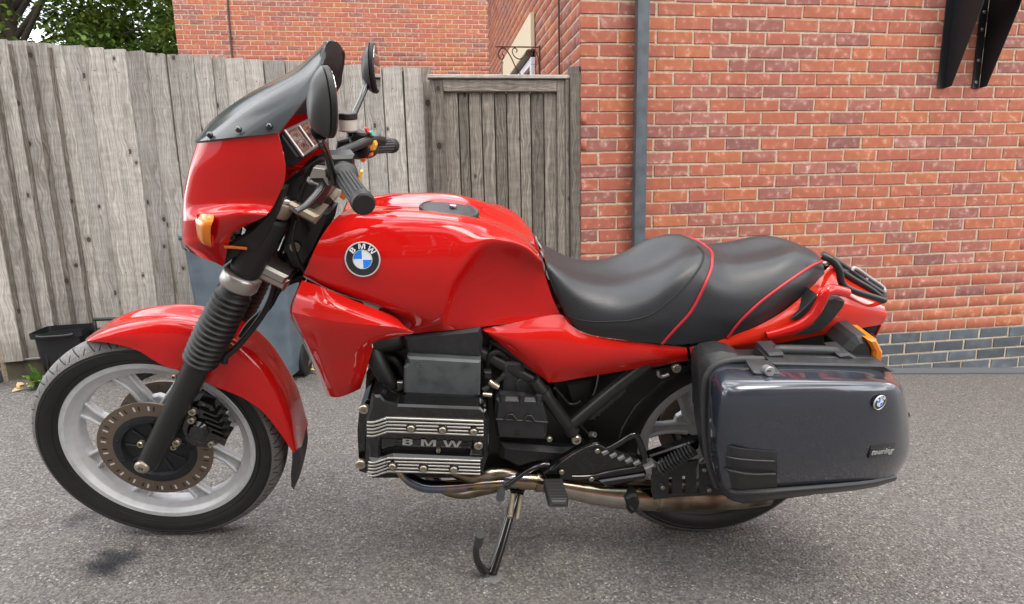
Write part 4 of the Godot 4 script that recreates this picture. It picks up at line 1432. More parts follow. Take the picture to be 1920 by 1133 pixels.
	net(st, [-505, 990, 176, -484, 997, 192, -462, 998, 195, -504, 978, 184, -479, 987, 210, -460, 988, 208, -504, 963, 186, -481, 971, 213, -466, 972, 210, -507, 942, 180, -489, 941, 202, -475, 935, 198, -513, 934, 165, -502, 927, 170, -487, 921, 168], 3, 6, 4, 0.003, false)
	for q in 4:
		var w := V([-498, 977, 188, -498, 962, 190, -500, 949, 186, -492, 948, 194])
	for s in [1.0]:
		pass
	obj("indicator_lens", st, M.amber, cowl)
	st = mb()
	plate(st, [-499, 997, 190, -461, 998, 190, -470, 968, 190, -476, 929, 190, -502, 940, 190, -502, 965, 190], 0.155, 0.188, 0.002)
	obj("indicator_housing", st, M.red, cowl)
	st = mb()
	net(st, _flip([-505, 990, 176, -484, 997, 192, -462, 998, 195, -504, 978, 184, -479, 987, 210, -460, 988, 208, -504, 963, 186, -481, 971, 213, -466, 972, 210, -507, 942, 180, -489, 941, 202, -475, 935, 198]), 3, 6, 4, 0.003, false)
	obj("indicator_lens", st, M.amber, cowl)
	# matt inner side panel between cowl and fork
	st = mb()
	for s in [1.0, -1.0]:
		st = mb()
		var o := V2(V([-458, 924, 150, -411, 953, 150, -372, 991, 150, -340, 1048, 150, -331, 1046, 150, -354, 992, 150, -380, 945, 150, -406, 909, 150, -425, 913, 150, -468, 917, 150]))
		prism(st, o, 0.12 * s if s > 0 else -0.155, 0.155 * s if s > 0 else -0.12, 0.004)
		obj("inner_panel", st, M.matte, cowl)
	for s in [1.0, -1.0]:
		st = mb()
		var o := V2(V([-490, 862, 120, -473, 907, 120, -427, 908, 120, -436, 888, 120, -463, 883, 120]))
		prism(st, o, 0.08 * s if s > 0 else -0.125, 0.125 * s if s > 0 else -0.08, 0.003)
		obj("inner_panel", st, M.matte, cowl)
	st = mb()
	tube(st, V([-463, 921, 166, -444, 919, 162, -421, 916, 158]), 0.0035, 3, 8)
	obj("panel_edge", st, M.orange, cowl)
	bolt("panel_screw", cowl, Vector3(-0.4478, 0.9397, 0.158), Vector3(0, 0, 1), 0.006, 0.003, M.matte)
	# screen
	var scr := base("windscreen", Transform3D(), bike)
	st = mb()
	var sn := [-546, 1111, 0, -520, 1119, 80, -501, 1124, 132, -469, 1132, 164, -397, 1146, 184, -326, 1157, 180, -506, 1155, 0, -482, 1158, 70, -460, 1157, 116, -425, 1164, 148, -360, 1177, 167, -295, 1194, 168, -431, 1207, 0, -407, 1210, 70, -386, 1208, 110, -360, 1205, 140, -316, 1207, 155, -271, 1225, 154, -340, 1256, 0, -322, 1256, 60, -307, 1253, 100, -293, 1249, 120, -277, 1248, 132, -262, 1251, 134, -293, 1291, 0, -281, 1290, 50, -270, 1287, 80, -261, 1282, 99, -255, 1280, 108, -251, 1278, 110, -258, 1322, 0, -252, 1321, 40, -251, 1316, 65, -250, 1309, 84, -250, 1304, 92, -250, 1298, 94]
	net(st, sn, 6, 6, 6, 0.004, true, true, false)
	obj("smoked_pane", _turned(st), M.screen, scr)
	for q in [[[-0.4595, 1.1464, 0.166]], [[-0.398, 1.1615, 0.184]], [[-0.3411, 1.1697, 0.182]]]:
		for s in [1.0, -1.0]:
			st = mb()
			lathe(st, frame(Vector3(q[0][0], q[0][1], q[0][2] * s) if q[0] is Array else Vector3.ZERO, Vector3(0, 0.1, s)), [6, -2, 6, 1.5, 4.5, 4, 0, 5], 12)
			obj("screen_screw", st, M.gloss_black, scr)
	# instruments
	var ins := base("instrument_cluster", Transform3D(), bike)
	st = mb()
	var io := V2(V([-342, 1150, 110, -310, 1100, 110, -326, 1081, 110, -357, 1074, 110, -362, 1104, 110, -355, 1134, 110]))
	prism(st, io, -0.105, 0.105, 0.006)
	obj("cluster_body", st, M.matte, ins)
	var e0 := Vector3(-0.3427, 1.1483, 0.104)
	var e1 := Vector3(-0.3101, 1.0985, 0.104)
	var dn := (e1 - e0)
	var nn := Vector3(dn.y, -dn.x, 0).normalized() * -1.0
	var dt := Transform3D(Basis(Vector3(0, 0, -1), -dn.normalized(), Vector3(0, 0, -1).cross(-dn.normalized())), (e0 + e1) * 0.5 * Vector3(1, 1, 0))
	var hgt := dn.length()
	var nz: Vector3 = dt.basis.z
	for s in [[-0.052, 0.100], [0.052, 0.100]]:
		st = mb()
		st.set_smooth_group(-1)
		var c: Vector3 = dt.origin + nz * 0.004
		var ax: Vector3 = Vector3(0, 0, -1) * 0.047
		var ay: Vector3 = -dn.normalized() * hgt * 0.42
		var cc: Vector3 = c + Vector3(0, 0, -s[0])
		var ps := [cc - ax - ay, cc - ax + ay, cc + ax + ay, cc + ax - ay]
		var us := [Vector2(0, 1), Vector2(0, 0), Vector2(1, 0), Vector2(1, 1)]
		for k in [0, 1, 2, 0, 2, 3]:
			st.set_uv(us[k]); st.add_vertex(ps[k])
		obj("dial_face", st, M.dial, ins)
	st = mb()
	for s in [-0.1, 0.0, 0.1]:
		box(st, Transform3D(dt.basis, dt.origin + nz * 0.005 + Vector3(0, 0, s)), Vector3(0.007, hgt * 0.98, 0.008), 0.002)
	for s in [-0.47, 0.47]:
		box(st, Transform3D(dt.basis, dt.origin + nz * 0.005 + dn * s), Vector3(0.205, 0.006, 0.008), 0.002)
	obj("bezel", st, M.alloy, ins)
	# handlebar
	var hb := base("handlebar", Transform3D(), bike)
	for s in [1.0, -1.0]:
		st = mb()
		var k := Vector3(1, 1, s)
		var hp := V([-317, 1036, 30, -275, 1073, 90, -234, 1089, 150, -205, 1092, 220, -188, 1085, 250])
		for i in hp.size(): hp[i] *= k
		tube(st, hp, 0.0115, 4, 12)
		obj("bar", st, M.black, hb)
	st = mb()
	var g0 := Vector3(-0.1969, 1.0929, 0.235)
	var g1 := Vector3(-0.1394, 1.0733, 0.365)
	for s in [1.0, -1.0]:
		var k := Vector3(1, 1, s)
		var h0 := g0 if s > 0 else Vector3(-0.2235, 1.0697, -0.235)
		var h1 := g1 if s > 0 else Vector3(-0.1731, 1.0588, -0.345)
		var gt := frame(h0, h1 - h0)
		var gl := (h1 - h0).length() * 1000.0
		st = mb()
		lathe(st, gt, [12, -4, 25, -3, 27, 2, 24, 8, 18, 14, 16.5, 30, 16.5, gl - 26, 18.5, gl - 22], 26)
		for i in 16:
			var a := TAU * i / 16.0
			tube(st, PackedVector3Array([gt * Vector3(cos(a) * 0.0168, sin(a) * 0.0168, 0.018), gt * Vector3(cos(a) * 0.0172, sin(a) * 0.0172, (gl - 24) * 0.001)]), 0.0022, 1, 6)
		var gr := obj("grip", st, M.rubber_grey, hb)
		st = mb()
		lathe(st, gt, [18, gl - 24, 20.5, gl - 21, 21, gl - 8, 20, gl - 2, 17, gl, 0, gl], 26, true)
		obj("grip_end", st, M.rubber, gr)
		# switch cluster
		st = mb()
		var bt := frame(h0 - (h1 - h0).normalized() * 0.022, h1 - h0)
		lathe(st, bt, [10, -26, 26, -24, 29, -18, 29, 14, 25, 20, 12, 20], 20)
		box(st, Transform3D(bt.basis, bt * Vector3(0, 0.022, -0.004)), Vector3(0.046, 0.03, 0.042), 0.006)
		obj("switch_housing", st, M.black, hb)
	# left lever and its bracket
	st = mb()
	plate(st, [-254, 1094, 250, -246, 1111, 250, -225, 1109, 250, -225, 1094, 250, -252, 1092, 250], 0.232, 0.262, 0.003)
	obj("lever_bracket", st, M.alloy, hb)
	st = mb()
	tube(st, V([-256, 1089, 245, -256, 1083, 250, -239, 1081, 256, -233, 1079, 265, -236, 1072, 280, -244, 1062, 300, -252, 1054, 315, -260, 1050, 325, -265, 1048, 330]), [0.006, 0.006, 0.0065, 0.007, 0.0075, 0.007, 0.007, 0.007, 0.0085], 4, 10, true, 0.7)
	obj("clutch_lever", st, M.lever, hb)
	st = mb()
	tube(st, V([-382, 980, -245, -347, 984, -260, -312, 989, -300, -280, 987, -345]), [0.006, 0.007, 0.007, 0.008], 4, 10, true, 0.7)
	obj("brake_lever", st, M.silver, hb)
	# switches that show
	for q in [["yellow_button", M.yellow, [676, 326, .262], 0.004, 0.020], ["orange_switch", M.orange, [643, 366, .235], 0.006, 0.010]]: pass
	st = mb()
	box(st, Transform3D(Basis(Vector3.BACK, -0.3), Vector3(-0.1638, 1.0965, 0.255)), Vector3(0.005, 0.026, 0.012), 0.002)
	obj("yellow_button", st, M.yellow, hb)
	st = mb()
	box(st, Transform3D(Basis(Vector3.BACK, -0.6), Vector3(-0.2011, 1.0551, 0.235)), Vector3(0.013, 0.012, 0.012), 0.003)
	obj("orange_switch", st, M.orange, hb)
	st = mb()
	plate(st, [-213, 1092, -190, -200, 1094, -190, -197, 1083, -190, -202, 1070, -190, -214, 1067, -190, -218, 1080, -190], -0.215, -0.188, 0.003)
	obj("yellow_button", st, M.yellow, hb)
	st = mb()
	plate(st, [-240, 1054, -195, -226, 1057, -195, -225, 1044, -195, -232, 1037, -195, -240, 1040, -195], -0.215, -0.190, 0.003)
	plate(st, [-223, 1063, -195, -208, 1065, -195, -209, 1055, -195, -223, 1052, -195], -0.215, -0.190, 0.003)
	obj("orange_switch", st, M.orange, hb)
	st = mb()
	plate(st, [-228, 1123, -200, -221, 1124, -200, -214, 1110, -200, -206, 1100, -200, -214, 1100, -200, -222, 1107, -200], -0.215, -0.195, 0.002)
	obj("red_switch", st, M.red_plastic, hb)
	st = mb()
	plate(st, [-216, 1115, -200, -208, 1116, -200, -203, 1105, -200, -211, 1104, -200], -0.212, -0.190, 0.002)
	obj("green_button", st, M.green, hb)
	st = mb()
	plate(st, [-277, 1107, -240, -250, 1113, -240, -234, 1104, -240, -224, 1088, -240, -228, 1058, -240, -242, 1039, -240, -267, 1039, -240, -283, 1061, -240], -0.262, -0.215, 0.006)
	plate(st, [-292, 1091, -200, -260, 1100, -200, -250, 1074, -200, -273, 1052, -200, -299, 1060, -200], -0.215, -0.17, 0.004)
	obj("right_switch_block", st, M.black, hb)
	var rg := Vector3(-0.2221, 1.0682, -0.262)
	# reservoir
	var rs := base("brake_reservoir", frame(Vector3(-0.2706, 1.1168, -0.2), Vector3(0, 1, 0)), bike)
	st = mb()
	lathe(st, Transform3D(), [0, -4, 22, -4, 25, 0, 25, 26, 0, 26], 24, true)
	obj("fluid_pot", st, M.fluid, rs)
	st = mb()
	lathe(st, Transform3D(), [0, 26, 26, 26, 27, 29, 27, 40, 25, 42, 0, 42], 24, true)
	obj("pot_lid", st, M.black, rs)
	# mirrors
	_mirror(Vector3(-0.1999, 1.2336, 0.345), Vector3(0.90, 0.03, -0.44), 0.057, 0.038, V([-216, 1082, 245, -215, 1109, 260, -214, 1146, 290, -215, 1171, 318, -211, 1187, 336]), 0.9)
	_mirror(Vector3(-0.2188, 1.2602, -0.3), Vector3(0.985, 0.05, 0.08), 0.062, 0.036, V([-269, 1121, -200, -257, 1152, -230, -241, 1191, -260, -233, 1219, -285, -229, 1234, -295]), -0.2)
	# steering head, clamps and cables
	st = mb()
	tube(st, V([-302, 993, 0, -323, 952, 0, -360, 873, 0, -388, 812, 0]), [0.034, 0.036, 0.040, 0.042], 3, 16)
	obj("steering_head", st, M.gloss_black, bike)
	st = mb()
	var yk := V([-350, 983, 0, -379, 931, 0])
	box(st, Transform3D(Basis(Vector3.BACK, -0.5), Vector3(-0.3164, 0.9877, 0)), Vector3(0.075, 0.022, 0.24), 0.006)
	obj("upper_yoke", st, M.tan_metal, bike)
	st = mb()
	box(st, Transform3D(Basis(Vector3.BACK, -0.5), Vector3(-0.3982, 0.8366, 0.05)), Vector3(0.07, 0.026, 0.10), 0.006)
	box(st, Transform3D(Basis(Vector3.BACK, -0.5), Vector3(-0.404, 0.8247, 0)), Vector3(0.08, 0.030, 0.19), 0.006)
	obj("lower_yoke", st, M.alloy, bike)
	st = mb()
	plate(st, [-356, 971, 50, -303, 976, 50, -271, 968, 50, -280, 937, 50, -311, 878, 50, -344, 828, 50, -369, 831, 50, -382, 876, 50], -0.05, 0.05, 0.006)
	plate(st, [-360, 1037, 0, -307, 1075, 0, -270, 1077, 0, -251, 1042, 0, -277, 998, 0, -321, 971, 0, -355, 986, 0], -0.10, 0.10, 0.008)
	obj("head_bracket", st, M.black, bike)
	st = mb()
	lathe(st, frame(Vector3(-0.3527, 0.8877, 0.055), Vector3(0.2, 0, 1)), [0, 0, 12, 0, 12, 3, 4, 4, 0, 4], 16, true)
	obj("steering_lock", st, M.tan_metal, bike)
	for q in [V([-332, 965, 100, -344, 919, 100, -337, 866, 90, -324, 832, 85]), V([-278, 1066, 120, -308, 1042, 120, -330, 974, 80, -323, 919, 60]), V([-213, 1091, 180, -252, 1107, 160, -301, 1061, 100, -334, 992, 60]), V([-282, 1080, -50, -326, 1066, -50, -355, 1019, -30, -368, 951, 0])]:
		st = mb()
		tube(st, q, 0.0045, 5, 8)
		obj("cable", st, M.rubber, bike)
	st = mb()
	tube(st, V([-404, 828, 50, -411, 780, 60, -431, 734, 70, -463, 688, 80, -501, 644, 90, -525, 623, 95, -531, 604, 95]), 0.0075, 5, 10)
	obj("brake_hose", st, M.rubber, bike)
	st = mb()
	tube(st, V([-343, 804, 30, -377, 796, 40, -404, 776, 50, -426, 739, 60, -469, 698, 65, -494, 662, 70]), 0.0085, 5, 10)
	obj("brake_hose", st, M.rubber, bike)
	st = mb()
	lathe(st, frame(Vector3(-0.4052, 0.8012, 0.055), Vector3(0.1, 1, 0)), [0, -14, 7, -14, 7, -4, 5, -3, 5, 4, 8, 5, 8, 12, 5, 13, 5, 24, 0, 24], 12, true)
	obj("hose_union", st, M.alloy, bike)

func _mirror(c: Vector3, face: Vector3, hh: float, hw: float, stalk: PackedVector3Array, roll: float) -> void:
	var m := base("mirror", Transform3D(), bike)
	var t := frame(c, face, Vector3.UP)
	t.basis = t.basis * Basis(Vector3.BACK, roll * 0.14)
	var out := PackedVector2Array()
	for i in 40:
		var a := TAU * i / 40.0
		var y := sin(a)
		out.append(Vector2(cos(a) * hw * (1.0 - 0.10 * y * y + 0.06 * y), y * hh * 1.0))
	var st := mb()
	var prev := []
	for j in 9:
		var f := j / 8.0
		var z := -0.026 * (1.0 - pow(f, 3.0))
		var k := clampf(f, 0.02, 1.0) * 0.97 + 0.03 * f
		var row := []
		for p in out: row.append(t * Vector3(p.x * k, p.y * k - (1.0 - k) * 0.02, z))
		if j > 0:
			st.set_smooth_group(1)
			for i in 40: quad(st, prev[i], row[i], row[(i + 1) % 40], prev[(i + 1) % 40])
		prev = row
	obj("mirror_shell", st, M.mirror_shell, m)
	st = mb()
	prism(st, out, 0.0, 0.013, 0.003, t, true)
	obj("mirror_rim", st, M.rubber, m)
	st = mb()
	var g := PackedVector2Array()
	for p in out: g.append(p * 0.90)
	prism(st, g, 0.011, 0.0142, 0.0, t)
	obj("mirror_glass", st, M.mirror, m)
	st = mb()
	tube(st, stalk, [0.009, 0.0075, 0.007, 0.009, 0.016], 4, 12)
	obj("mirror_stalk", st, M.gloss_black, m)

func _flip(a: Array) -> Array:
	# mirror image of a net: z negated and each row reversed so that it still faces outwards
	var o := []
	for r in range(0, a.size(), 9):
		for k in [2, 1, 0]: o.append_array([a[r + k * 3], a[r + k * 3 + 1], -a[r + k * 3 + 2]])
	return o

func _turned(st: SurfaceTool) -> SurfaceTool:
	return st

func _mirrored(st: SurfaceTool) -> SurfaceTool:
	st.generate_normals()
	var o := mb()
	o.set_smooth_group(-1)
	var a: Array = st.commit_to_arrays()
	var v: PackedVector3Array = a[Mesh.ARRAY_VERTEX]
	var ix = a[Mesh.ARRAY_INDEX]
	var n: int = ix.size() if ix != null and ix.size() > 0 else v.size()
	for i in range(0, n, 3):
		for k in [0, 2, 1]:
			var p: Vector3 = v[ix[i + k]] if ix != null and ix.size() > 0 else v[i + k]
			o.add_vertex(Vector3(p.x, p.y, -p.z))
	return o

func make_body() -> void:
	var st: SurfaceTool
	# tank
	var tank := base("fuel_tank", Transform3D(), bike)
	st = mb()
	var tn := [-252, 959, 0, -206, 971, 0, -145, 975, 0, -71, 976, 0, -6, 970, 0, 54, 962, 0, 112, 946, 0, 164, 922, 0, 213, 881, 0, -255, 962, 75, -208, 976, 75, -135, 984, 78, -65, 986, 80, 0, 982, 80, 62, 974, 78, 117, 955, 72, 167, 930, 68, 208, 892, 62, -266, 950, 118, -214, 962, 125, -144, 973, 130, -61, 978, 132, 7, 977, 132, 70, 966, 126, 127, 949, 116, 171, 927, 110, 206, 893, 100, -278, 929, 142, -219, 932, 152, -140, 935, 156, -62, 939, 158, 6, 945, 158, 59, 951, 158, 105, 950, 152, 162, 930, 134, 207, 893, 118, -291, 902, 152, -230, 896, 164, -146, 896, 169, -68, 899, 171, -7, 903, 171, 38, 911, 170, 69, 905, 142, 150, 881, 110, 218, 856, 104, -305, 873, 146, -245, 858, 164, -157, 851, 171, -82, 847, 174, -27, 845, 174, 5, 849, 174, 28, 837, 138, 132, 814, 106, 237, 806, 104, -317, 852, 135, -258, 830, 156, -169, 806, 163, -90, 785, 166, -39, 774, 166, -15, 771, 164, 6, 756, 134, 135, 754, 110, 256, 768, 108, -320, 838, 118, -242, 799, 128, -157, 764, 128, -118, 746, 126, -88, 712, 128, -36, 715, 126, 23, 720, 123, 150, 737, 116, 264, 757, 108]
	net(st, tn, 9, 8, 8, 0.0, true, false, true)
	obj("tank_shell", st, M.red, tank)
	var c := net_path(tn, 9, [4.0, 0.05], 0.009, false, true)[0]
	var cup := Vector3(0.08, 1, 0)
	st = mb()
	lathe(st, frame(c + Vector3(0.0, -0.004, 0), cup, Vector3(1, 0, 0)), [70, -12, 71, 0, 69, 2.5, 66, 3, 64, 0.5, 60, 1.5, 45, 3, 0, 4], 44)
	obj("filler_cap", st, M.plastic, tank)
	st = mb()
	var ft := frame(c + Vector3(0, 0.001, 0), cup, Vector3(1, 0, 0))
	lathe(st, Transform3D(ft.basis, ft * Vector3(0.0, 0.008, 0.0035)), [9, -3, 9, 2, 7, 3, 0, 3], 16, true)
	obj("cap_lock", st, M.chrome, tank)
	var bp := net_path(tn, 9, [1.56, 3.82, 1.56, 3.6, 1.56, 4.04, 1.4, 3.82, 1.72, 3.82], 0.0015, false, true)
	var bn := (bp[4] - bp[3]).cross(bp[1] - bp[2]).normalized()
	roundel(tank, bp[0] + bn * 0.0012, bn, Vector3(-0.06, 1, 0), 0.0375)
	# radiator cowls
	for s in [1, -1]:
		var rc := base("radiator_cowl", Transform3D(), bike)
		st = mb()
		net(st, _side([-316, 844, 150, -275, 838, 166, -226, 817, 168, -176, 794, 166, -133, 773, 160, -113, 759, 154, -325, 816, 176, -273, 814, 200, -220, 800, 202, -169, 779, 193, -126, 761, 180, -98, 747, 166, -334, 785, 186, -274, 784, 212, -225, 776, 212, -177, 767, 203, -123, 754, 185, -84, 736, 166], 6, s), 6, 6, 6, 0.0, false, false, false, 10)
		net(st, _side([-334, 785, 186, -274, 784, 212, -225, 776, 212, -177, 767, 203, -123, 754, 185, -84, 736, 166, -323, 747, 182, -272, 755, 207, -226, 755, 208, -181, 750, 200, -138, 740, 185, -81, 727, 163, -313, 695, 166, -272, 703, 189, -232, 706, 192, -197, 707, 187, -175, 707, 179, -163, 706, 168, -302, 640, 148, -271, 649, 168, -238, 655, 172, -208, 661, 168, -187, 667, 161, -174, 675, 152, -291, 567, 128, -267, 579, 146, -244, 588, 150, -221, 595, 148, -203, 604, 142, -193, 609, 134, -285, 524, 112, -267, 531, 126, -248, 539, 130, -231, 546, 128, -220, 550, 124, -211, 553, 118], 6, s), 6, 6, 6, 0.0, false, false, false, 14)
		# front return, so that the cowl has a leading face
		net(st, _side([-351, 802, 60, -330, 829, 120, -316, 844, 150, -375, 731, 80, -351, 767, 150, -334, 785, 186, -356, 648, 60, -334, 674, 120, -313, 695, 166, -314, 477, 40, -300, 503, 80, -285, 524, 112], 3, s), 3, 5, 5, 0.0, false, false, false, 18)
		obj("cowl_panel", st, M.red_side, rc)
	# side covers below the seat
	for s in [1, -1]:
		st = mb()
		net(st, _side([79, 720, 118, 147, 738, 122, 260, 759, 112, 295, 733, 134, 335, 722, 146, 437, 710, 150, 567, 696, 147, 84, 720, 127, 162, 711, 144, 247, 717, 147, 303, 705, 156, 360, 698, 160, 451, 694, 158, 569, 688, 151, 88, 716, 127, 187, 670, 146, 249, 653, 153, 315, 651, 158, 375, 658, 159, 461, 667, 156, 572, 676, 150, 92, 706, 118, 226, 599, 128, 252, 585, 132, 330, 603, 136, 393, 617, 138, 478, 635, 138, 580, 657, 140], 7, s), 7, 6, 6, 0.004 if s > 0 else 0.0, false)
		obj("side_cover", st, M.red_side, bike)
	# seat
	var seat := base("seat", Transform3D(), bike)
	var sn := [222, 877, 0, 269, 847, 0, 338, 822, 0, 420, 823, 0, 498, 850, 0, 566, 891, 0, 619, 902, 0, 685, 881, 0, 765, 894, 0, 844, 915, 0, 903, 904, 0, 939, 879, 0, 218, 883, 60, 256, 858, 80, 320, 830, 85, 398, 827, 88, 475, 851, 88, 542, 894, 85, 590, 907, 85, 652, 883, 85, 732, 892, 85, 811, 913, 78, 873, 906, 66, 918, 886, 40, 223, 861, 85, 258, 832, 112, 315, 808, 130, 386, 803, 142, 454, 824, 148, 517, 863, 142, 571, 870, 138, 633, 850, 142, 708, 850, 138, 788, 873, 124, 858, 890, 98, 910, 880, 60, 245, 806, 100, 276, 771, 126, 323, 762, 150, 389, 765, 164, 455, 772, 168, 518, 789, 163, 575, 794, 158, 634, 790, 158, 696, 795, 155, 770, 825, 143, 846, 861, 115, 909, 870, 70, 273, 754, 98, 293, 735, 128, 334, 724, 146, 403, 718, 156, 467, 714, 158, 529, 708, 156, 585, 711, 153, 644, 720, 150, 707, 747, 147, 775, 782, 137, 845, 826, 114, 910, 856, 72]
	st = mb()
	net(st, sn, 12, 6, 7, 0.0, true, false, true)
	obj("seat_cover", st, M.leather, seat)
	st = mb()
	net(st, [218, 884, 0, 210, 892, 40, 211, 894, 75, 219, 870, 90, 244, 813, 105, 272, 754, 100, 224, 876, 0, 217, 884, 40, 219, 883, 66, 229, 856, 80, 255, 796, 90, 283, 741, 90], 6, 4, 3, 0.004, true)
	obj("seat_base_edge", st, M.gloss_black, seat)
	var up := [4.55, 4.0, 5.0, 3.5, 5.62, 3.0, 6.05, 2.45, 6.27, 2.0, 6.40, 1.5, 6.42, 1.0, 6.36, 0.5, 6.30, 0.0, 6.36, -0.5, 6.42, -1.0, 6.40, -1.5, 6.27, -2.0, 6.05, -2.45, 5.62, -3.0]
	st = mb()
	tube(st, net_path(sn, 12, up, 0.001, false, true), 0.0036, 4, 10)
	obj("piping", st, M.piping, seat)
	up = [7.28, 4.0, 7.60, 3.5, 7.95, 3.05, 8.35, 2.62, 8.8, 2.32, 9.3, 2.08, 9.8, 1.88, 10.3, 1.62, 10.7, 1.25, 10.86, 0.8, 10.82, 0.4, 10.80, 0.0, 10.82, -0.4, 10.86, -0.8, 10.7, -1.25, 10.3, -1.62, 9.8, -1.88, 9.3, -2.08, 8.8, -2.32, 8.35, -2.62, 7.95, -3.05]
	st = mb()
	tube(st, net_path(sn, 12, up, 0.001, false, true), 0.0036, 4, 10)
	obj("piping", st, M.piping, seat)
	up = [0.75, 3.28, 1.3, 3.12, 2.0, 3.02, 2.7, 2.92, 3.4, 2.86, 4.1, 2.72, 4.8, 2.50, 5.35, 2.22, 5.75, 1.85, 5.98, 1.35, 5.98, 0.8, 5.85, 0.3, 5.8, 0.0]
	for h in [0.0, 0.04]:
		var u2 := []
		for i in range(0, up.size(), 2): u2.append_array([up[i] + h * 1.6, up[i + 1]])
		st = mb()
		tube(st, net_path(sn, 12, u2, 0.0006, false, true), 0.0014, 4, 6)
		obj("seam", st, M.stitch, seat)
	# tail
	var tail := base("tail_fairing", Transform3D(), bike)
	st = mb()
	var tl := [575, 697, 146, 644, 718, 149, 754, 769, 143, 838, 826, 120, 922, 871, 55, 1019, 834, 30, 1114, 789, 20, 576, 689, 151, 651, 710, 154, 759, 756, 154, 843, 810, 147, 925, 841, 116, 1008, 813, 92, 1092, 782, 70, 579, 679, 151, 656, 700, 155, 771, 733, 156, 862, 773, 153, 940, 794, 136, 1016, 788, 113, 1095, 763, 83, 588, 663, 140, 666, 683, 145, 788, 710, 146, 892, 733, 142, 967, 740, 127, 1043, 741, 104, 1097, 737, 78]
	net(st, tl, 7, 7, 6, 0.004, true)
	obj("tail_shell", st, M.red_tail, tail)
	st = mb()
	net(st, [922, 871, 55, 1019, 834, 30, 1114, 789, 20, 945, 873, 30, 1031, 835, 15, 1121, 790, 10, 968, 866, 0, 1043, 831, 0, 1129, 787, 0], 3, 5, 4, 0.0, true)
	prism(st, V2(V([1078, 788, 70, 1102, 759, 70, 1101, 736, 70, 1067, 732, 70, 1048, 794, 70])), -0.07, 0.07, 0.004)
	obj("tail_top", st, M.red_tail, tail)
	for s in [1.0, -1.0]:
		st = mb()
		var g := V([752, 737, 158, 786, 753, 166, 818, 774, 174, 839, 804, 178, 848, 837, 179, 852, 859, 178, 873, 864, 170, 925, 849, 148])
		for i in g.size(): g[i].z *= s
		tube(st, g, [0.012, 0.013, 0.0135, 0.0125, 0.012, 0.0125, 0.0125, 0.012], 5, 14, true, 0.85)
		obj("grab_handle", st, M.red_side, tail)
		st = mb()
		var o1 := V2(V([799, 782, 154, 819, 802, 154, 836, 826, 154, 848, 846, 154, 854, 834, 154, 849, 810, 154, 836, 789, 154, 820, 777, 154]))
		prism(st, o1, 0.1 * s if s > 0 else -0.1575, 0.1575 if s > 0 else -0.1, 0.002)
		var o2 := V2(V([877, 830, 150, 899, 834, 150, 923, 830, 150, 923, 814, 150, 907, 779, 150, 888, 751, 150, 861, 742, 150, 820, 736, 150, 842, 752, 150, 864, 772, 150, 874, 800, 150]))
		prism(st, o2, 0.1 * s if s > 0 else -0.1545, 0.1545 if s > 0 else -0.1, 0.002)
		obj("handle_recess", st, M.plastic, tail)
	st = mb()
	prism(st, V2(V([1031, 710, 70, 1098, 735, 70, 1089, 693, 70, 1038, 689, 70])), -0.07, 0.07, 0.003)
	prism(st, V2(V([834, 661, 60, 1064, 718, 60, 1047, 678, 60, 871, 630, 60])), -0.11, 0.11, 0.003)
	obj("tail_underside", st, M.matte, tail)
	st = mb()
	prism(st, V2(V([1103, 732, 65, 1108, 729, 65, 1103, 681, 65, 1095, 684, 65])), -0.065, 0.065, 0.002)
	obj("tail_lamp", st, M.lens_red, tail)
	# luggage rack
	var rack := base("luggage_rack", Transform3D(), bike)
	for q in [[V([873, 921, 100, 889, 915, 115, 907, 897, 122, 920, 867, 125, 938, 852, 125, 975, 838, 120, 1062, 811, 100]), 0.0085], [V([972, 876, -50, 1049, 840, -70, 1131, 793, -80, 1203, 754, -80]), 0.0085], [V([903, 906, 100, 976, 863, 20, 1032, 835, -40, 1074, 817, -75]), 0.008], [V([956, 871, 50, 1010, 843, 40, 1064, 817, 35, 1106, 793, 30]), 0.007], [V([1062, 811, 100, 1142, 778, 0, 1203, 754, -80]), 0.008]]:
		st = mb()
		tube(st, q[0], q[1], 5, 10, true, 0.8)
		obj("rack_bar", st, M.black, rack)
	st = mb()
	tube(st, V([1079, 825, -70, 1091, 831, -75, 1147, 801, -85, 1199, 772, -90, 1204, 760, -85]), 0.006, 4, 8)
	tube(st, V([1134, 793, -80, 1140, 804, -85]), 0.006, 1, 8)
	obj("rack_clip", st, M.zinc, rack)
	bolt("rack_bolt", rack, Vector3(0.8893, 0.8991, 0.09), Vector3(0.3, 0.2, 1), 0.006, 0.008, M.bolt)
	# rear indicators
	for s in [1.0, -1.0]:
		var ri := base("rear_indicator", Transform3D(), bike)
		st = mb()
		var o := V2(V([908, 736, 200, 922, 759, 200, 932, 769, 200, 955, 771, 200, 970, 757, 200, 984, 732, 200, 992, 701, 200, 954, 698, 200, 918, 703, 200]))
		prism(st, o, 0.12 if s > 0 else -0.225, 0.225 if s > 0 else -0.12, 0.014)
		obj("indicator_body", st, M.plastic, ri)
		st = mb()
		var o2 := V2(V([946, 769, 215, 970, 769, 215, 996, 736, 215, 1002, 707, 215, 979, 709, 215, 974, 737, 215]))
		prism(st, o2, 0.15 if s > 0 else -0.232, 0.232 if s > 0 else -0.15, 0.005)
		obj("indicator_lens", st, M.amber, ri)

func _side(a: Array, cols: int, s: int) -> Array:
	if s > 0: return a
	var o := []
	for r in range(0, a.size(), cols * 3):
		for k in range(cols - 1, -1, -1): o.append_array([a[r + k * 3], a[r + k * 3 + 1], -a[r + k * 3 + 2]])
	return o

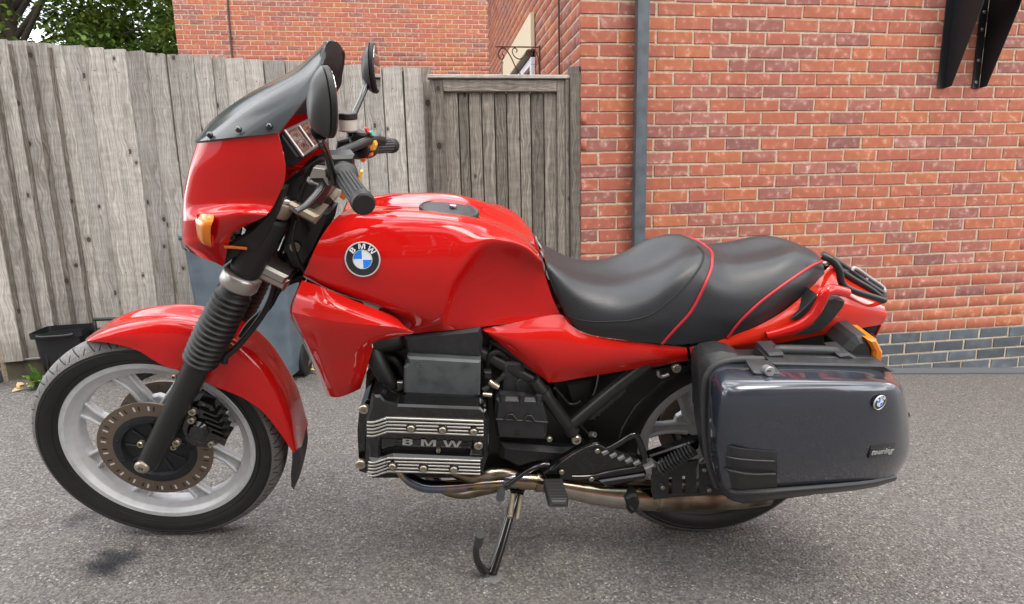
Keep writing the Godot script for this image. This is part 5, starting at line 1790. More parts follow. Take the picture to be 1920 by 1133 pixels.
func make_engine() -> void:
	var st: SurfaceTool
	var en := base("engine", Transform3D(), bike)
	st = mb()
	plate(st, [-203, 571, 50, -161, 647, 50, 82, 682, 50, 216, 578, 50, 315, 431, 50, 387, 344, 50, 312, 275, 50, 97, 243, 50, -202, 243, 50, -219, 393, 50], -0.17, 0.085, 0.01)
	obj("crankcase", st, M.black, en)
	st = mb()
	plate(st, [-104, 696, 130, -51, 708, 130, 74, 726, 130, 80, 694, 130, 79, 645, 130, -98, 651, 130, -103, 676, 130], -0.08, 0.128, 0.008)
	obj("airbox", st, M.plastic, en)
	st = mb()
	plate(st, [-95, 659, 150, 77, 651, 150, 78, 552, 150, 72, 526, 150, 61, 523, 150, -106, 531, 150, -103, 630, 150, -93, 642, 150], 0.08, 0.15, 0.005)
	obj("ignition_cover", st, M.grey_panel, en)
	st = mb()
	plate(st, [-107, 544, 151, 78, 539, 151, 72, 525, 151, 61, 522, 151, -106, 529, 151], 0.10, 0.153, 0.003)
	obj("cover_lip", st, M.black, en)
	st = mb()
	lathe(st, frame(Vector3(-0.0694, 0.6409, 0.15), Vector3(0, 0, 1)), [9, -2, 9, 0.6, 7.5, 1.2, 6, -2, 3, -2, 2.5, 1, 0, 1], 16, true)
	obj("cover_stud", st, M.grey_panel, en)
	# head and cam cover
	st = mb()
	plate(st, [-174, 579, 190, -154, 583, 190, -143, 571, 190, -121, 558, 190, -90, 548, 190, 78, 545, 190, 93, 538, 190, 100, 518, 190, 104, 417, 190, 92, 355, 190, 74, 343, 190, -191, 351, 190, -198, 368, 190, -189, 508, 190, -180, 545, 190], 0.07, 0.19, 0.008)
	obj("cylinder_head", st, M.gloss_black, en)
	st = mb()
	plate(st, [-165, 588, 215, -151, 588, 215, -142, 574, 215, -112, 564, 215, 77, 558, 215, 87, 546, 215, 90, 471, 215, -126, 482, 215, -154, 481, 215, -181, 487, 215, -179, 526, 215, -169, 555, 215], 0.15, 0.212, 0.012)
	plate(st, [-184, 417, 215, -162, 414, 215, -127, 428, 215, 89, 417, 215, 89, 379, 215, 73, 367, 215, -183, 375, 215], 0.15, 0.212, 0.006)
	plate(st, [-183, 493, 215, -154, 489, 215, -157, 407, 215, -184, 407, 215], 0.15, 0.206, 0.005)
	plate(st, [62, 474, 215, 90, 474, 215, 92, 411, 215, 56, 417, 215, 60, 436, 215], 0.15, 0.204, 0.005)
	obj("cam_cover", st, M.gloss_black, en)
	st = mb()
	plate(st, [-155, 460, 190, 65, 452, 190, 61, 404, 190, -122, 410, 190, -156, 397, 190], 0.15, 0.191, 0.001)
	obj("name_plate", st, M.badge_black, en)
	# light ribs along the two bands
	for k in 5:
		st = mb()
		var d: float = k * 6.35
		tube(st, V([[-182, 522, 214, -168, 522, 214, -153, 527, 214, -138, 533, 214, -119, 534, 214, 85, 527, 214], [-183, 513, 214, -168, 513, 214, -153, 517, 214, -138, 523, 214, -119, 524, 214, 86, 517, 214], [-183, 503, 214, -168, 503, 214, -154, 508, 214, -139, 514, 214, -119, 515, 214, 86, 508, 214], [-183, 494, 214, -169, 494, 214, -154, 498, 214, -139, 504, 214, -119, 505, 214, 86, 498, 214], [-184, 484, 214, -169, 484, 214, -154, 489, 214, -139, 495, 214, -120, 496, 214, 87, 488, 214]][k]), 0.0028, 3, 8, true, 1.1)
		obj("cover_rib", st, M.rib, en)
	for k in 5:
		st = mb()
		tube(st, V([[-184, 408, 214, -170, 407, 214, -154, 413, 214, -139, 419, 214, -119, 420, 214, 82, 413, 214], [-185, 398, 214, -170, 398, 214, -155, 403, 214, -139, 409, 214, -119, 410, 214, 82, 403, 214], [-185, 389, 214, -170, 388, 214, -155, 393, 214, -140, 400, 214, -119, 401, 214, 82, 393, 214], [-186, 379, 214, -171, 378, 214, -155, 384, 214, -140, 390, 214, -120, 391, 214, 83, 383, 214], [-186, 369, 214, -171, 368, 214, -156, 374, 214, -140, 380, 214, -120, 381, 214, 83, 373, 214]][k]), 0.0026, 3, 8, true, 1.1)
		obj("cover_rib", st, M.rib, en)
	for q in [[-0.0814, 0.5096, 0.214], [-0.0087, 0.5057, 0.214], [0.0637, 0.501, 0.214], [-0.1271, 0.4002, 0.214], [-0.0537, 0.3939, 0.214], [0.0192, 0.3908, 0.214]]:
		st = mb()
		lathe(st, frame(Vector3(q[0], q[1], q[2]), Vector3(0, 0, 1)), [13, -3, 13, 2, 11, 3.5, 0, 3.5], 18, true)
		var cb := obj("bolt_seat", st, M.gloss_black, en)
		bolt("cover_bolt", cb, Vector3(q[0], q[1], q[2] + 0.003), Vector3(0, 0, 1), 0.0085, 0.006, M.bolt)
	for q in [[[-0.191, 0.5452, 0.19], 0.012], [[-0.2056, 0.387, 0.19], 0.013], [[0.0767, 0.4514, 0.2], 0.011], [[-0.0192, 0.4306, 0.192], 0.0055], [[-0.1408, 0.5487, 0.14], 0.014], [[0.0693, 0.5414, 0.155], 0.010]]:
		bolt("engine_bolt", en, Vector3(q[0][0], q[0][1], q[0][2]), Vector3(0, 0, 1), q[1], 0.010, M.bolt)
	st = mb()
	plate(st, [-172, 520, 140, -167, 553, 140, -149, 565, 140, -129, 562, 140, -115, 532, 140, -112, 514, 140], 0.07, 0.142, 0.004)
	plate(st, [-205, 532, 160, -186, 559, 160, -177, 554, 160, -183, 518, 160, -193, 472, 160, -202, 376, 160, -196, 343, 160, -214, 350, 160, -213, 471, 160], 0.09, 0.176, 0.006)
	plate(st, [59, 547, 150, 78, 553, 150, 89, 541, 150, 82, 523, 150, 63, 523, 150], 0.1, 0.156, 0.003)
	obj("head_bracket", st, M.gloss_black, en)
	var bt := letters("BMW", 0.0215, M.letter, 0.0016)
	put(bt, "cast_letters", en)
	var p0 := Vector3(-0.0365, 0.4482, 0.1925)
	var p1 := Vector3(0.0268, 0.4454, 0.1925)
	bt.transform = Transform3D(Basis(Vector3.BACK, (p1 - p0).angle_to(Vector3.RIGHT) * signf(p1.y - p0.y)) * Basis.from_scale(Vector3(1.62, 0.86, 1)), p0)
	var tmb: TextMesh = bt.mesh
	tmb.text = "B M W"
	st = mb()
	for x in [[747, 824], [747, 829], [747, 834.5], [871, 829], [871, 834], [871, 839.5]]: pass
	for q in [[-0.1133, 0.4564, 0.1905], [-0.1134, 0.4486, 0.1905], [-0.1136, 0.4408, 0.1905], [0.0434, 0.4487, 0.1905], [0.0436, 0.4408, 0.1905], [0.0438, 0.4329, 0.1905]]:
		box(st, Transform3D(Basis(), Vector3(q[0], q[1], q[2])), Vector3(0.016, 0.0035, 0.004), 0.001)
	obj("plate_slots", st, M.matte, en)
	# hoses and plugs ahead of the ignition cover
	for q in [[V([-181, 657, 110, -167, 626, 120, -151, 590, 120, -140, 562, 115]), 0.021], [V([-154, 627, 90, -130, 622, 100, -115, 601, 100, -110, 577, 100]), 0.010], [V([-179, 673, 100, -142, 674, 90, -115, 672, 80]), 0.030], [V([103, 674, 90, 95, 638, 100, 91, 589, 100]), 0.004], [V([95, 605, 100, 98, 643, 110, 116, 655, 110, 138, 638, 100, 145, 615, 100, 135, 593, 115, 114, 575, 120, 85, 559, 130]), 0.0075], [V([206, 618, 120, 153, 650, 110, 120, 665, 100, 101, 673, 90]), 0.006]]:
		st = mb()
		tube(st, q[0], q[1], 5, 12)
		obj("hose", st, M.rubber, en)
	for q in [[[-0.1363, 0.5723, 0.12], 0.024, 0.008, "rubber"], [[0.102, 0.5956, 0.11], 0.012, 0.02, "matte"]]: pass
	st = mb()
	tube(st, V([101, 580, 125, 111, 575, 130, 122, 569, 130]), 0.008, 2, 10)
	tube(st, V([85, 550, 135, 107, 549, 135]), 0.006, 1, 8)
	obj("brass_union", st, M.bolt, en)
	st = mb()
	tube(st, V([-115, 577, 125, -118, 556, 125, -113, 538, 125]), 0.006, 2, 8)
	box(st, Transform3D(Basis(), Vector3(-0.1154, 0.5682, 0.125)), Vector3(0.014, 0.022, 0.012), 0.002)
	obj("brass_clip", st, M.bolt, en)
	st = mb()
	box(st, Transform3D(Basis(), Vector3(0.0951, 0.5999, 0.12)), Vector3(0.018, 0.02, 0.02), 0.003)
	obj("plug", st, M.matte, en)
	# gearbox and starter cover
	st = mb()
	plate(st, [129, 541, 120, 131, 620, 120, 143, 632, 120, 177, 630, 120, 189, 603, 120, 214, 579, 120, 226, 527, 120, 130, 522, 120], 0.0, 0.12, 0.006)
	lathe(st, frame(Vector3(0.1943, 0.5665, 0.115), Vector3(0, 0, 1)), [30, -20, 30, 6, 27, 9, 0, 9], 24, true)
	obj("bell_housing", st, M.plastic, en)
	st = mb()
	plate(st, [117, 545, 160, 127, 553, 160, 223, 550, 160, 234, 534, 160, 248, 488, 160, 249, 428, 160, 124, 433, 160, 114, 490, 160], 0.06, 0.155, 0.008)
	obj("starter_cover", st, M.plastic, en)
	st = mb()
	for q in [[0.1322, 0.5526, 0.15], [0.1792, 0.5502, 0.15], [0.2212, 0.5476, 0.15]]:
		st = mb()
		tube(st, PackedVector3Array([Vector3(q[0], q[1] - 0.012, q[2]), Vector3(q[0], q[1] + 0.012, q[2])]), 0.008, 1, 10)
		obj("cover_stud", st, M.plastic, en)
	for q in [[V([139, 493, 158, 148, 507, 158, 159, 508, 158, 170, 492, 158])], [V([186, 491, 158, 196, 505, 158, 205, 505, 158, 215, 489, 158])], [V([119, 492, 156, 185, 489, 156, 248, 485, 156])]]:
		st = mb()
		tube(st, q[0], 0.0025, 1, 6)
		obj("cover_flute", st, M.plastic, en)
	for q in [[0.1753, 0.4516, 0.157], [0.1542, 0.5395, 0.122], [0.2009, 0.5369, 0.122]]: bolt("cover_screw", en, Vector3(q[0], q[1], q[2]), Vector3(0, 0, 1), 0.006, 0.002, M.matte)
	bolt("drain_screw", en, Vector3(0.2567, 0.4324, 0.15), Vector3(0, 0, 1), 0.007, 0.008, M.bolt)
	st = mb()
	plate(st, [137, 385, 110, 309, 369, 110, 358, 376, 110, 313, 330, 110, 233, 323, 110, 189, 306, 110, 139, 334, 110], -0.1, 0.115, 0.012)
	obj("gearbox", st, M.plastic, en)
	# frame
	var fr := base("frame", Transform3D(), bike)
	for q in [[V([207, 590, 128, 239, 549, 130, 275, 500, 132, 313, 447, 132]), 0.0165], [V([314, 461, 130, 361, 513, 130, 421, 578, 130, 486, 640, 128]), 0.0165], [V([-271, 931, 50, -176, 779, 90, 23, 672, 90, 210, 579, 110]), 0.018], [V([489, 635, 120, 599, 664, 120, 764, 677, 110]), 0.014]]:
		st = mb()
		tube(st, q[0], q[1], 4, 16)
		obj("frame_tube", st, M.black, fr)
	st = mb()
	tube(st, V([232, 557, 129, 241, 546, 130]), 0.021, 1, 16)
	tube(st, V([306, 459, 132, 319, 439, 132]), 0.0195, 1, 16)
	obj("frame_collar", st, M.black, fr)
	bolt("frame_bolt", fr, Vector3(0.3284, 0.4217, 0.135), Vector3(0, 0, 1), 0.013, 0.012, M.bolt)
	bolt("frame_bolt", fr, Vector3(0.5566, 0.6329, 0.13), Vector3(0, 0, 1), 0.012, 0.012, M.bolt)
	st = mb()
	tube(st, V([514, 622, 130, 517, 610, 130, 526, 604, 130, 543, 612, 130]), 0.005, 2, 8)
	obj("seat_catch", st, M.alloy, fr)
	st = mb()
	tube(st, V([377, 588, 90, 376, 549, 90, 370, 522, 90]), 0.0025, 2, 6)
	obj("wire", st, M.alloy, fr)
	st = mb()
	tube(st, V([360, 474, 120, 378, 496, 120, 427, 550, 120, 442, 561, 120]), [0.008, 0.011, 0.011, 0.006], 3, 10)
	for k in 7:
		var a := Vector3(0.3664, 0.4802, 0.12).lerp(Vector3(0.4268, 0.5496, 0.12), k / 6.0)
		tube(st, PackedVector3Array([a, a + Vector3(0.0025, 0.002, 0)]), 0.0122, 1, 10)
	obj("ridged_sleeve", st, M.rubber_grey, fr)
	st = mb()
	tube(st, V([267, 549, 100, 294, 518, 100, 307, 503, 100, 326, 502, 100, 339, 512, 100]), 0.005, 3, 8)
	tube(st, V([329, 457, 110, 354, 430, 110, 380, 403, 110]), 0.004, 2, 8)
	obj("linkage_rod", st, M.black, fr)
	bolt("rod_end", fr, Vector3(0.3713, 0.4152, 0.11), Vector3(0.6, 0.4, 0.6), 0.008, 0.016, M.zinc)
	# mudguard and battery tray in the shade behind the frame
	st = mb()
	plate(st, [258, 549, 60, 464, 588, 60, 616, 613, 60, 634, 591, 60, 555, 548, 60, 494, 474, 60, 467, 405, 60, 462, 325, 60, 380, 325, 60, 296, 438, 60], -0.09, 0.07, 0.008)
	plate(st, [296, 553, 85, 364, 566, 85, 365, 476, 85, 319, 489, 85], 0.0, 0.088, 0.005)
	obj("rear_inner_guard", st, M.matte, fr)
	st = mb()
	plate(st, [863, 583, 40, 1132, 637, 40, 1178, 588, 40, 1185, 469, 40, 1071, 536, 40], -0.07, 0.07, 0.006)
	obj("rear_mudguard", st, M.matte, fr)
	# foot plates
	var fp := base("footrest_plate", Transform3D(), bike)
	st = mb()
	plate(st, [249, 321, 150, 265, 335, 150, 290, 363, 150, 326, 393, 150, 370, 417, 150, 384, 417, 150, 411, 402, 150, 508, 367, 150, 522, 349, 150, 526, 304, 150, 419, 279, 150, 398, 297, 150, 310, 297, 150, 259, 297, 150], 0.128, 0.150, 0.004)
	obj("plate", st, M.gloss_black, fp)
	st = mb()
	tube(st, V([273, 332, 151, 298, 360, 151, 332, 389, 151, 371, 411, 151, 388, 411, 151, 408, 401, 151]), 0.0055, 3, 8)
	tube(st, V([411, 400, 150, 437, 419, 150, 462, 440, 150, 475, 444, 150, 487, 431, 150, 505, 390, 150, 515, 363, 150]), 0.0085, 4, 10)
	tube(st, V([326, 310, 151, 379, 313, 151, 434, 329, 151, 496, 343, 151, 511, 364, 151]), 0.006, 4, 8)
	obj("plate_edge", st, M.gloss_black, fp)
	st = mb()
	plate(st, [397, 302, 152, 506, 323, 152, 522, 327, 152, 517, 307, 152, 419, 282, 152], 0.146, 0.158, 0.004)
	obj("heel_plate", st, M.gloss_black, fp)
	for q in [[[0.4045, 0.3923, 0.153], 0], [[0.4266, 0.3831, 0.153], 0], [[0.4487, 0.3747, 0.153], 0], [[0.4695, 0.3662, 0.153], 0], [[0.4918, 0.3586, 0.153], 0]]:
		st = mb()
		box(st, Transform3D(Basis(Vector3.BACK, 0.60), Vector3(q[0][0], q[0][1], q[0][2])), Vector3(0.0185, 0.0125, 0.010), 0.0025)
		obj("tread_slab", st, M.zinc, fp)
	for q in [[0.3833, 0.3973, 0.152], [0.2969, 0.3299, 0.152], [0.378, 0.3072, 0.152]]: bolt("plate_bolt", fp, Vector3(q[0], q[1], q[2]), Vector3(0, 0, 1), 0.007, 0.006, M.bolt)
	# rider peg
	st = mb()
	var a := Vector3(0.2747, 0.2984, 0.16)
	var b := Vector3(0.2738, 0.3242, 0.262)
	var pd := (b - a).normalized()
	var pt := Transform3D(Basis(Vector3(1, 0, 0), pd.cross(Vector3(1, 0, 0)), pd), a)
	pt.basis = pt.basis.orthonormalized()
	var plen := (b - a).length()
	box(st, pt * Transform3D(Basis(), Vector3(0, 0, plen * 0.5)), Vector3(0.044, 0.020, plen), 0.007)
	for k in 13: box(st, pt * Transform3D(Basis(), Vector3(0, 0, plen * (0.05 + 0.9 * k / 12.0))), Vector3(0.0475, 0.026, plen * 0.038), 0.004)
	obj("rider_footpeg", st, M.rubber_grey, bike)
	# folded passenger peg
	var pp := base("passenger_footpeg", Transform3D(), bike)
	st = mb()
	var a2 := Vector3(0.5508, 0.3484, 0.17)
	var b2 := Vector3(0.6191, 0.428, 0.185)
	var d2 := (b2 - a2).normalized()
	var t2 := Transform3D(Basis(d2, Vector3(0, 0, 1).cross(d2), Vector3(0, 0, 1)), a2)
	var l2 := (b2 - a2).length()
	box(st, t2 * Transform3D(Basis(), Vector3(l2 * 0.5, -0.006, 0)), Vector3(l2, 0.018, 0.03), 0.006)
	for k in 11: box(st, t2 * Transform3D(Basis(), Vector3(l2 * (0.04 + 0.92 * k / 10.0), 0.006, 0.002)), Vector3(0.0045, 0.020, 0.036), 0.0015)
	obj("peg_rubber", st, M.rubber_grey, pp)
	st = mb()
	plate(st, [508, 354, 160, 531, 368, 160, 547, 354, 160, 553, 337, 160, 534, 330, 160, 516, 337, 160], 0.14, 0.172, 0.003)
	plate(st, [529, 345, 170, 545, 352, 170, 551, 328, 170, 538, 321, 170], 0.15, 0.172, 0.002)
	obj("peg_bracket", st, M.zinc, pp)
	st = mb()
	plate(st, [532, 360, 120, 646, 409, 120, 662, 413, 120, 665, 382, 120, 556, 336, 120, 533, 336, 120], 0.10, 0.128, 0.004)
	obj("peg_arm", st, M.gloss_black, pp)
	bolt("pannier_lock", bike, Vector3(0.6501, 0.3909, 0.18), Vector3(0.1, 0, 1), 0.010, 0.008, M.zinc)
	# gear lever
	var gr := base("gear_lever", Transform3D(), bike)
	st = mb()
	tube(st, V([257, 368, 170, 240, 369, 175, 213, 360, 180, 185, 342, 185, 152, 319, 195]), [0.008, 0.007, 0.0065, 0.0065, 0.006], 4, 10)
	obj("lever_arm", st, M.gloss_black, gr)
	st = mb()
	var ga := Vector3(0.1396, 0.3023, 0.19)
	tube(st, PackedVector3Array([ga, Vector3(0.1344, 0.3143, 0.232)]), 0.0115, 1, 6)
	obj("lever_rubber", st, M.rubber_grey, gr)
	# exhaust
	var ex := base("exhaust", Transform3D(), bike)
	for q in [[V([-121, 293, 100, -94, 275, 120, -52, 262, 130, 18, 262, 130, 95, 267, 125, 173, 268, 120]), 0.0165, M.blued], [V([-59, 218, 20, -13, 178, 40, 44, 177, 60, 98, 207, 80, 176, 249, 100]), 0.0165, M.browned], [V([2, 294, 100, 59, 287, 120, 108, 300, 125, 150, 300, 120, 194, 283, 115]), 0.0165, M.browned]]:
		st = mb()
		tube(st, q[0], q[1], 6, 18)
		obj("header_pipe", st, q[2], ex)
	st = mb()
	tube(st, V([151, 280, 120, 194, 277, 122, 244, 275, 124]), [0.022, 0.026, 0.024], 4, 20)
	obj("collector", st, M.blued, ex)
	st = mb()
	tube(st, V([235, 275, 124, 250, 273, 124]), 0.0285, 1, 20)
	obj("pipe_clamp", st, M.browned, ex)
	st = mb()
	tube(st, V([241, 275, 124, 318, 255, 122, 393, 238, 120, 469, 227, 120, 566, 223, 120]), [0.025, 0.030, 0.036, 0.0405, 0.043], 6, 28, true, 1.0)
	obj("silencer_cone", st, M.exhaust, ex)
	st = mb()
	tube(st, V([566, 223, 120, 680, 222, 120, 804, 223, 115, 892, 230, 110]), [0.043, 0.0435, 0.043, 0.042], 4, 28)
	tube(st, V([571, 223, 120, 580, 223, 120]), 0.0448, 1, 28)
	obj("silencer", st, M.browned, ex)
	var hs := base("heat_shield", Transform3D(), bike)
	# bars and rails of the shield leave three open slots
	for q in [V([525, 359, 172, 570, 367, 172, 588, 258, 172, 548, 251, 172, 539, 275, 172]), V([586, 328, 172, 612, 333, 172, 623, 273, 172, 596, 269, 172]), V([621, 331, 172, 646, 354, 172, 660, 276, 172, 632, 273, 172]), V([648, 384, 172, 701, 391, 172, 741, 267, 172, 671, 263, 172]), V([570, 367, 172, 647, 384, 172, 646, 354, 172, 621, 331, 172, 587, 326, 172, 577, 324, 172]), V([586, 269, 172, 667, 276, 172, 671, 263, 172, 588, 258, 172])]:
		st = mb()
		prism(st, V2(q), 0.166, 0.172 if q.size() != 4 else 0.1715, 0.001)
		obj("shield_piece", st, M.plastic, hs)
	for q in [[0.5638, 0.2968, 0.173], [0.6911, 0.2877, 0.173], [0.6653, 0.3545, 0.173]]:
		st = mb()
		lathe(st, frame(Vector3(q[0], q[1], q[2]), Vector3(0, 0, 1)), [12, -2, 11, 1.5, 7, 2.5, 0, 2.5], 16, true)
		var w := obj("bolt_seat", st, M.plastic, hs)
		bolt("shield_bolt", w, Vector3(q[0], q[1], q[2] + 0.002), Vector3(0, 0, 1), 0.006, 0.004, M.bolt)
	# side stand
	var ss := base("side_stand", Transform3D(), bike)
	st = mb()
	tube(st, V([187, 228, 120, 168, 188, 160, 147, 136, 205, 124, 84, 250]), [0.012, 0.0125, 0.0135, 0.0135], 3, 14)
	plate(st, [169, 242, 120, 209, 239, 120, 203, 209, 120, 176, 213, 120], 0.08, 0.125, 0.003)
	obj("stand_leg", st, M.gloss_black, ss)
	for q in [[V([177, 241, 135, 169, 199, 172]), 0.0065], [V([200, 233, 130, 188, 185, 165]), 0.0065]]:
		st = mb()
		var n := 56
		var pts := PackedVector3Array()
		var ax: Vector3 = (q[0][1] - q[0][0]).normalized()
		var s1 := ax.cross(Vector3(0, 0, 1)).normalized()
		var s2 := ax.cross(s1)
		for i in n * 6 + 1:
			var a3 := TAU * i / 6.0
			pts.append(q[0][0].lerp(q[0][1], float(i) / (n * 6)) + (s1 * cos(a3) + s2 * sin(a3)) * q[1])
		tube(st, pts, 0.0011, 1, 5, false)
		obj("spring", st, M.tan_metal, ss)
	bolt("stand_bolt", ss, Vector3(0.1687, 0.2047, 0.178), Vector3(0, 0, 1), 0.006, 0.005, M.bolt)
	st = mb()
	tube(st, V([111, 79, 252, 91, 112, 255, 80, 149, 258, 79, 185, 262, 85, 217, 266]), [0.012, 0.010, 0.009, 0.0085, 0.0085], 4, 10)
	obj("stand_tang", st, M.gloss_black, ss)
	st = mb()
	tube(st, V([83, 193, 263, 85, 214, 266, 87, 232, 268]), 0.0115, 2, 12)
	obj("tang_rubber", st, M.rubber_grey, ss)
	st = mb()
	var foot := Vector3(0.1252, 0.0777, 0.253)
	var gu := bike.basis.inverse() * Vector3(0.05580, 1, -0.05290).normalized()
	var ftr := frame(foot, gu, Vector3(0, 0, 1))
	ftr.origin -= gu * 0.004
	lathe(st, ftr, [0, -5, 24, -5, 26, -2, 25, 3, 12, 5, 0, 5], 14, true)
	obj("stand_foot", st, M.zinc, ss)
	# tucked centre stand
	st = mb()
	tube(st, V([355, 250, 80, 430, 211, 100, 476, 210, 130, 500, 228, 160]), [0.012, 0.013, 0.016, 0.017], 3, 10)
	plate(st, [472, 251, 165, 488, 265, 165, 505, 263, 165, 515, 234, 165, 513, 205, 165, 497, 194, 165, 484, 209, 165], 0.12, 0.168, 0.006)
	obj("centre_stand", st, M.rubber, bike)

func make_rear() -> void:
	var st: SurfaceTool
	st = mb()
	lathe(st, frame(Vector3(0.758, 0.333, -0.05), Vector3(0, 0, -1)), [0, -10, 95, -10, 100, 20, 80, 60, 0, 70], 28)
	tube(st, PackedVector3Array([Vector3(0.758, 0.333, -0.12), Vector3(0.45, 0.345, -0.12), Vector3(0.28, 0.36, -0.10)]), 0.045, 2, 16)
	obj("swing_arm", st, M.gloss_black, bike)
	# panniers
	for s in [1, -1]:
		var p := base("pannier", Transform3D(), bike)
		st = mb()
		net(st, _side([598, 685, 236, 615, 702, 238, 654, 709, 240, 797, 710, 240, 942, 709, 238, 998, 705, 234, 1020, 697, 228, 593, 674, 236, 585, 709, 288, 615, 721, 312, 752, 727, 316, 905, 722, 310, 975, 706, 286, 1034, 678, 240, 592, 656, 236, 570, 686, 325, 592, 706, 362, 727, 719, 368, 894, 723, 362, 975, 704, 330, 1065, 644, 250, 610, 548, 236, 580, 600, 330, 597, 624, 371, 743, 635, 378, 927, 639, 371, 1017, 618, 335, 1109, 554, 250, 637, 442, 236, 608, 497, 324, 622, 525, 366, 771, 538, 374, 945, 549, 366, 1050, 527, 330, 1137, 464, 250, 676, 357, 236, 650, 406, 300, 660, 437, 345, 804, 454, 352, 960, 465, 347, 1052, 456, 320, 1129, 397, 250], 7, s), 7, 8, 8, 0.0, false)
		obj("lid", st, M.pannier, p)
		st = mb()
		var o := V2(V([578, 654, 200, 571, 702, 200, 586, 719, 200, 620, 726, 200, 652, 720, 200, 678, 704, 200, 820, 706, 200, 999, 706, 200, 1029, 679, 200, 1091, 605, 200, 1134, 511, 200, 1159, 429, 200, 1157, 356, 200, 925, 304, 200, 768, 279, 200, 700, 311, 200, 647, 410, 200, 610, 522, 200]))
		prism(st, o, 0.15 if s > 0 else -0.236, 0.236 if s > 0 else -0.15, 0.018, Transform3D(), true)
		obj("inner_shell", st, M.plastic, p)
		st = mb()
		var gk := V([675, 355, 238, 636, 437, 238, 605, 549, 238, 588, 648, 238, 592, 683, 238, 610, 706, 240, 655, 717, 240, 732, 717, 240, 871, 719, 240, 975, 718, 238])
		for i in gk.size(): gk[i].z *= s
		tube(st, gk, 0.0085, 5, 10)
		obj("seal", st, M.rubber_grey, p)
		st = mb()
		net(st, _side([595, 563, 330, 606, 580, 376, 654, 575, 380, 707, 571, 380, 605, 506, 331, 617, 532, 373, 665, 526, 378, 720, 524, 379, 641, 426, 312, 654, 447, 352, 693, 450, 356, 747, 456, 358], 4, s), 4, 6, 6, 0.004, false)
		for r in [[V([602, 534, 333, 612, 553, 378, 658, 550, 382, 706, 548, 382])], [V([610, 498, 333, 622, 516, 376, 668, 511, 380, 718, 512, 380])]]:
			var rr: PackedVector3Array = r[0]
			for i in rr.size(): rr[i].z *= s
			tube(st, rr, 0.003, 4, 6)
		obj("corner_bumper", st, M.plastic, p)
		st = mb()
		net(st, _side([640, 420, 305, 661, 441, 348, 801, 457, 356, 958, 467, 350, 1060, 456, 318, 650, 400, 308, 672, 420, 350, 805, 440, 357, 961, 454, 351, 1062, 449, 320, 709, 316, 240, 740, 323, 260, 867, 360, 280, 1029, 382, 280, 1120, 390, 260], 5, s), 5, 6, 5, 0.0, false)
		obj("bottom_band", st, M.plastic, p)
		# top rail, handle and latch
		st = mb()
		prism(st, V2(V([710, 727, 250, 975, 726, 250, 996, 715, 250, 1007, 707, 250, 732, 708, 250])), 0.2 if s > 0 else -0.272, 0.272 if s > 0 else -0.2, 0.004)
		prism(st, V2(V([712, 707, 220, 715, 735, 220, 750, 738, 220, 768, 717, 220, 771, 705, 220])), 0.18 if s > 0 else -0.245, 0.245 if s > 0 else -0.18, 0.005)
		prism(st, V2(V([888, 710, 220, 878, 735, 220, 906, 739, 220, 942, 720, 220, 948, 710, 220])), 0.18 if s > 0 else -0.245, 0.245 if s > 0 else -0.18, 0.005)
		var hb := V([746, 725, 215, 760, 731, 218, 875, 731, 218, 902, 725, 215])
		for i in hb.size(): hb[i].z *= s
		tube(st, hb, 0.0125, 4, 12)
		obj("carry_handle", st, M.plastic, p)
		if s < 0: continue
		var la := base("latch", Transform3D(), p)
		st = mb()
		net(st, [654, 730, 262, 681, 731, 264, 707, 730, 266, 648, 732, 295, 679, 733, 297, 706, 732, 297, 648, 730, 318, 676, 729, 320, 705, 730, 320, 656, 720, 318, 681, 719, 320, 709, 720, 320, 669, 705, 300, 695, 703, 300, 723, 706, 300], 3, 4, 4, 0.006, false)
		obj("latch_body", st, M.plastic, la)
		st = mb()
		lathe(st, frame(Vector3(0.6787, 0.7355, 0.322), Vector3(0.05, 0.25, 1)), [11, -12, 11, 4, 9.5, 6, 0, 6], 20, true)
		obj("lock_barrel", st, M.zinc, la)
		st = mb()
		box(st, Transform3D(Basis(Vector3.BACK, 0.1), Vector3(0.6742, 0.7397, 0.3292)), Vector3(0.010, 0.002, 0.001))
		obj("key_slot", st, M.matte, la)
		# badges on the lid
		var q0 := Vector3(0.9051, 0.6937, 0.3735)
		roundel(p, q0, Vector3(0.30, 0.10, 1), Vector3(-0.05, 1, 0), 0.0165)
		st = mb()
		net(st, [921, 585, 373, 952, 585, 368, 988, 581, 359, 924, 567, 373, 955, 567, 369, 989, 564, 359, 927, 548, 373, 958, 549, 368, 992, 545, 359], 3, 3, 3, 0.006, false)
		obj("badge_plate", st, M.badge_black, p)
		var tx := letters("touring", 0.0125, M.letter, 0.0012)
		put(tx, "badge_letters", p)
		var x0 := Vector3(0.9335, 0.5671, 0.3735)
		var x1 := Vector3(0.975, 0.5646, 0.3645)
		var dx := (x1 - x0).normalized()
		tx.transform = Transform3D(Basis(dx, (Vector3(0, 1, 0) + dx * 0.22), dx.cross(Vector3.UP).normalized()), (x0 + x1) * 0.5 + dx.cross(Vector3.UP).normalized() * 0.0022)
		st = mb()
		var lp := V([1102, 578, 240, 1106, 578, 240, 1110, 567, 240, 1108, 561, 240])
		tube(st, lp, 0.0012, 3, 5)
		obj("strap_loop", st, M.matte, p)

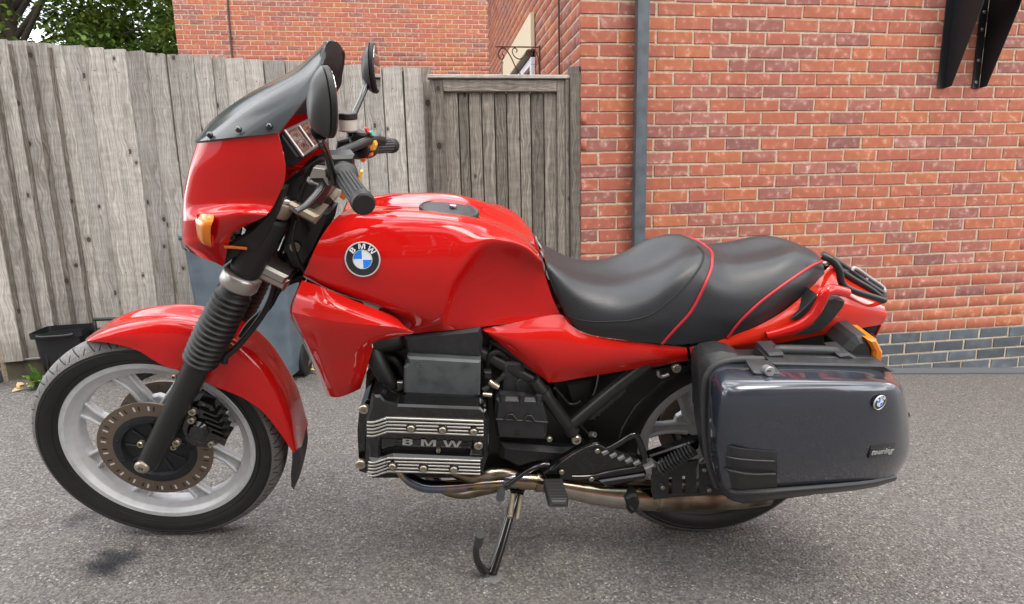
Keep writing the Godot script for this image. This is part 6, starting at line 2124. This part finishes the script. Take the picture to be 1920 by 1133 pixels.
func _ready() -> void:
	rng.seed = 7
	var cam := Camera3D.new()
	cam.name = "camera"
	add_child(cam)
	cam.transform = Transform3D(Basis(Vector3.RIGHT, -0.18250) * Basis(Vector3.BACK, -0.02190), Vector3(0, 1.0, 0))
	cam.fov = 54.18481
	cam.near = 0.05
	cam.far = 800.0
	cam.current = true
	var we := WorldEnvironment.new()
	we.name = "environment"
	var env := Environment.new()
	env.background_mode = Environment.BG_SKY
	env.tonemap_mode = Environment.TONE_MAPPER_LINEAR
	env.tonemap_exposure = 1.8
	env.sdfgi_enabled = true
	env.ssao_enabled = true
	env.ssil_enabled = true
	var sky := Sky.new()
	var ps := ProceduralSkyMaterial.new()
	ps.sky_top_color = Color(0.92, 0.93, 0.96)
	ps.sky_horizon_color = Color(0.74, 0.76, 0.79)
	ps.sky_curve = 0.3
	ps.sky_energy_multiplier = 1.15
	ps.ground_bottom_color = Color(0.42, 0.40, 0.38)
	ps.ground_horizon_color = Color(0.62, 0.61, 0.60)
	ps.sky_cover = ntex(noise(5, 0.0055, 5), 1024, [0.0, Color(0.0, 0.0, 0.0, 0.0), 0.42, Color(0.3, 0.3, 0.3, 0.1), 0.55, Color(0.85, 0.85, 0.85, 0.8), 0.75, Color(1, 1, 1, 1), 1.0, Color(1, 1, 1, 1)])
	ps.sky_cover_modulate = Color(1.0, 0.99, 0.98, 1.9)
	sky.sky_material = ps
	env.sky = sky
	we.environment = env
	add_child(we)
	var sun := DirectionalLight3D.new()
	sun.name = "sun"
	sun.light_energy = 0.35
	sun.light_color = Color(1.0, 0.97, 0.93)
	sun.light_angular_distance = 25.0
	sun.shadow_enabled = true
	sun.rotation_degrees = Vector3(-62, 35, 0)
	add_child(sun)
	T.rough_n = ntex(noise(1, 0.06, 4), 512, [], 4.0)
	make_materials()
	make_ground()
	make_houses(cam)
	make_fence()
	make_behind()
	make_bike()
	make_yard_things()
	make_tree(Vector3(-9.4, 0, -12.0), 8.4, 3.8, 501, "broad green tree beyond the fence at the far left edge", 130000, 0.25)
	make_tree(Vector3(-6.4, 0, -14.5), 5.6, 2.2, 502, "yellow green tree beside the far brick house, in front of the sky", 30000, 0.3)
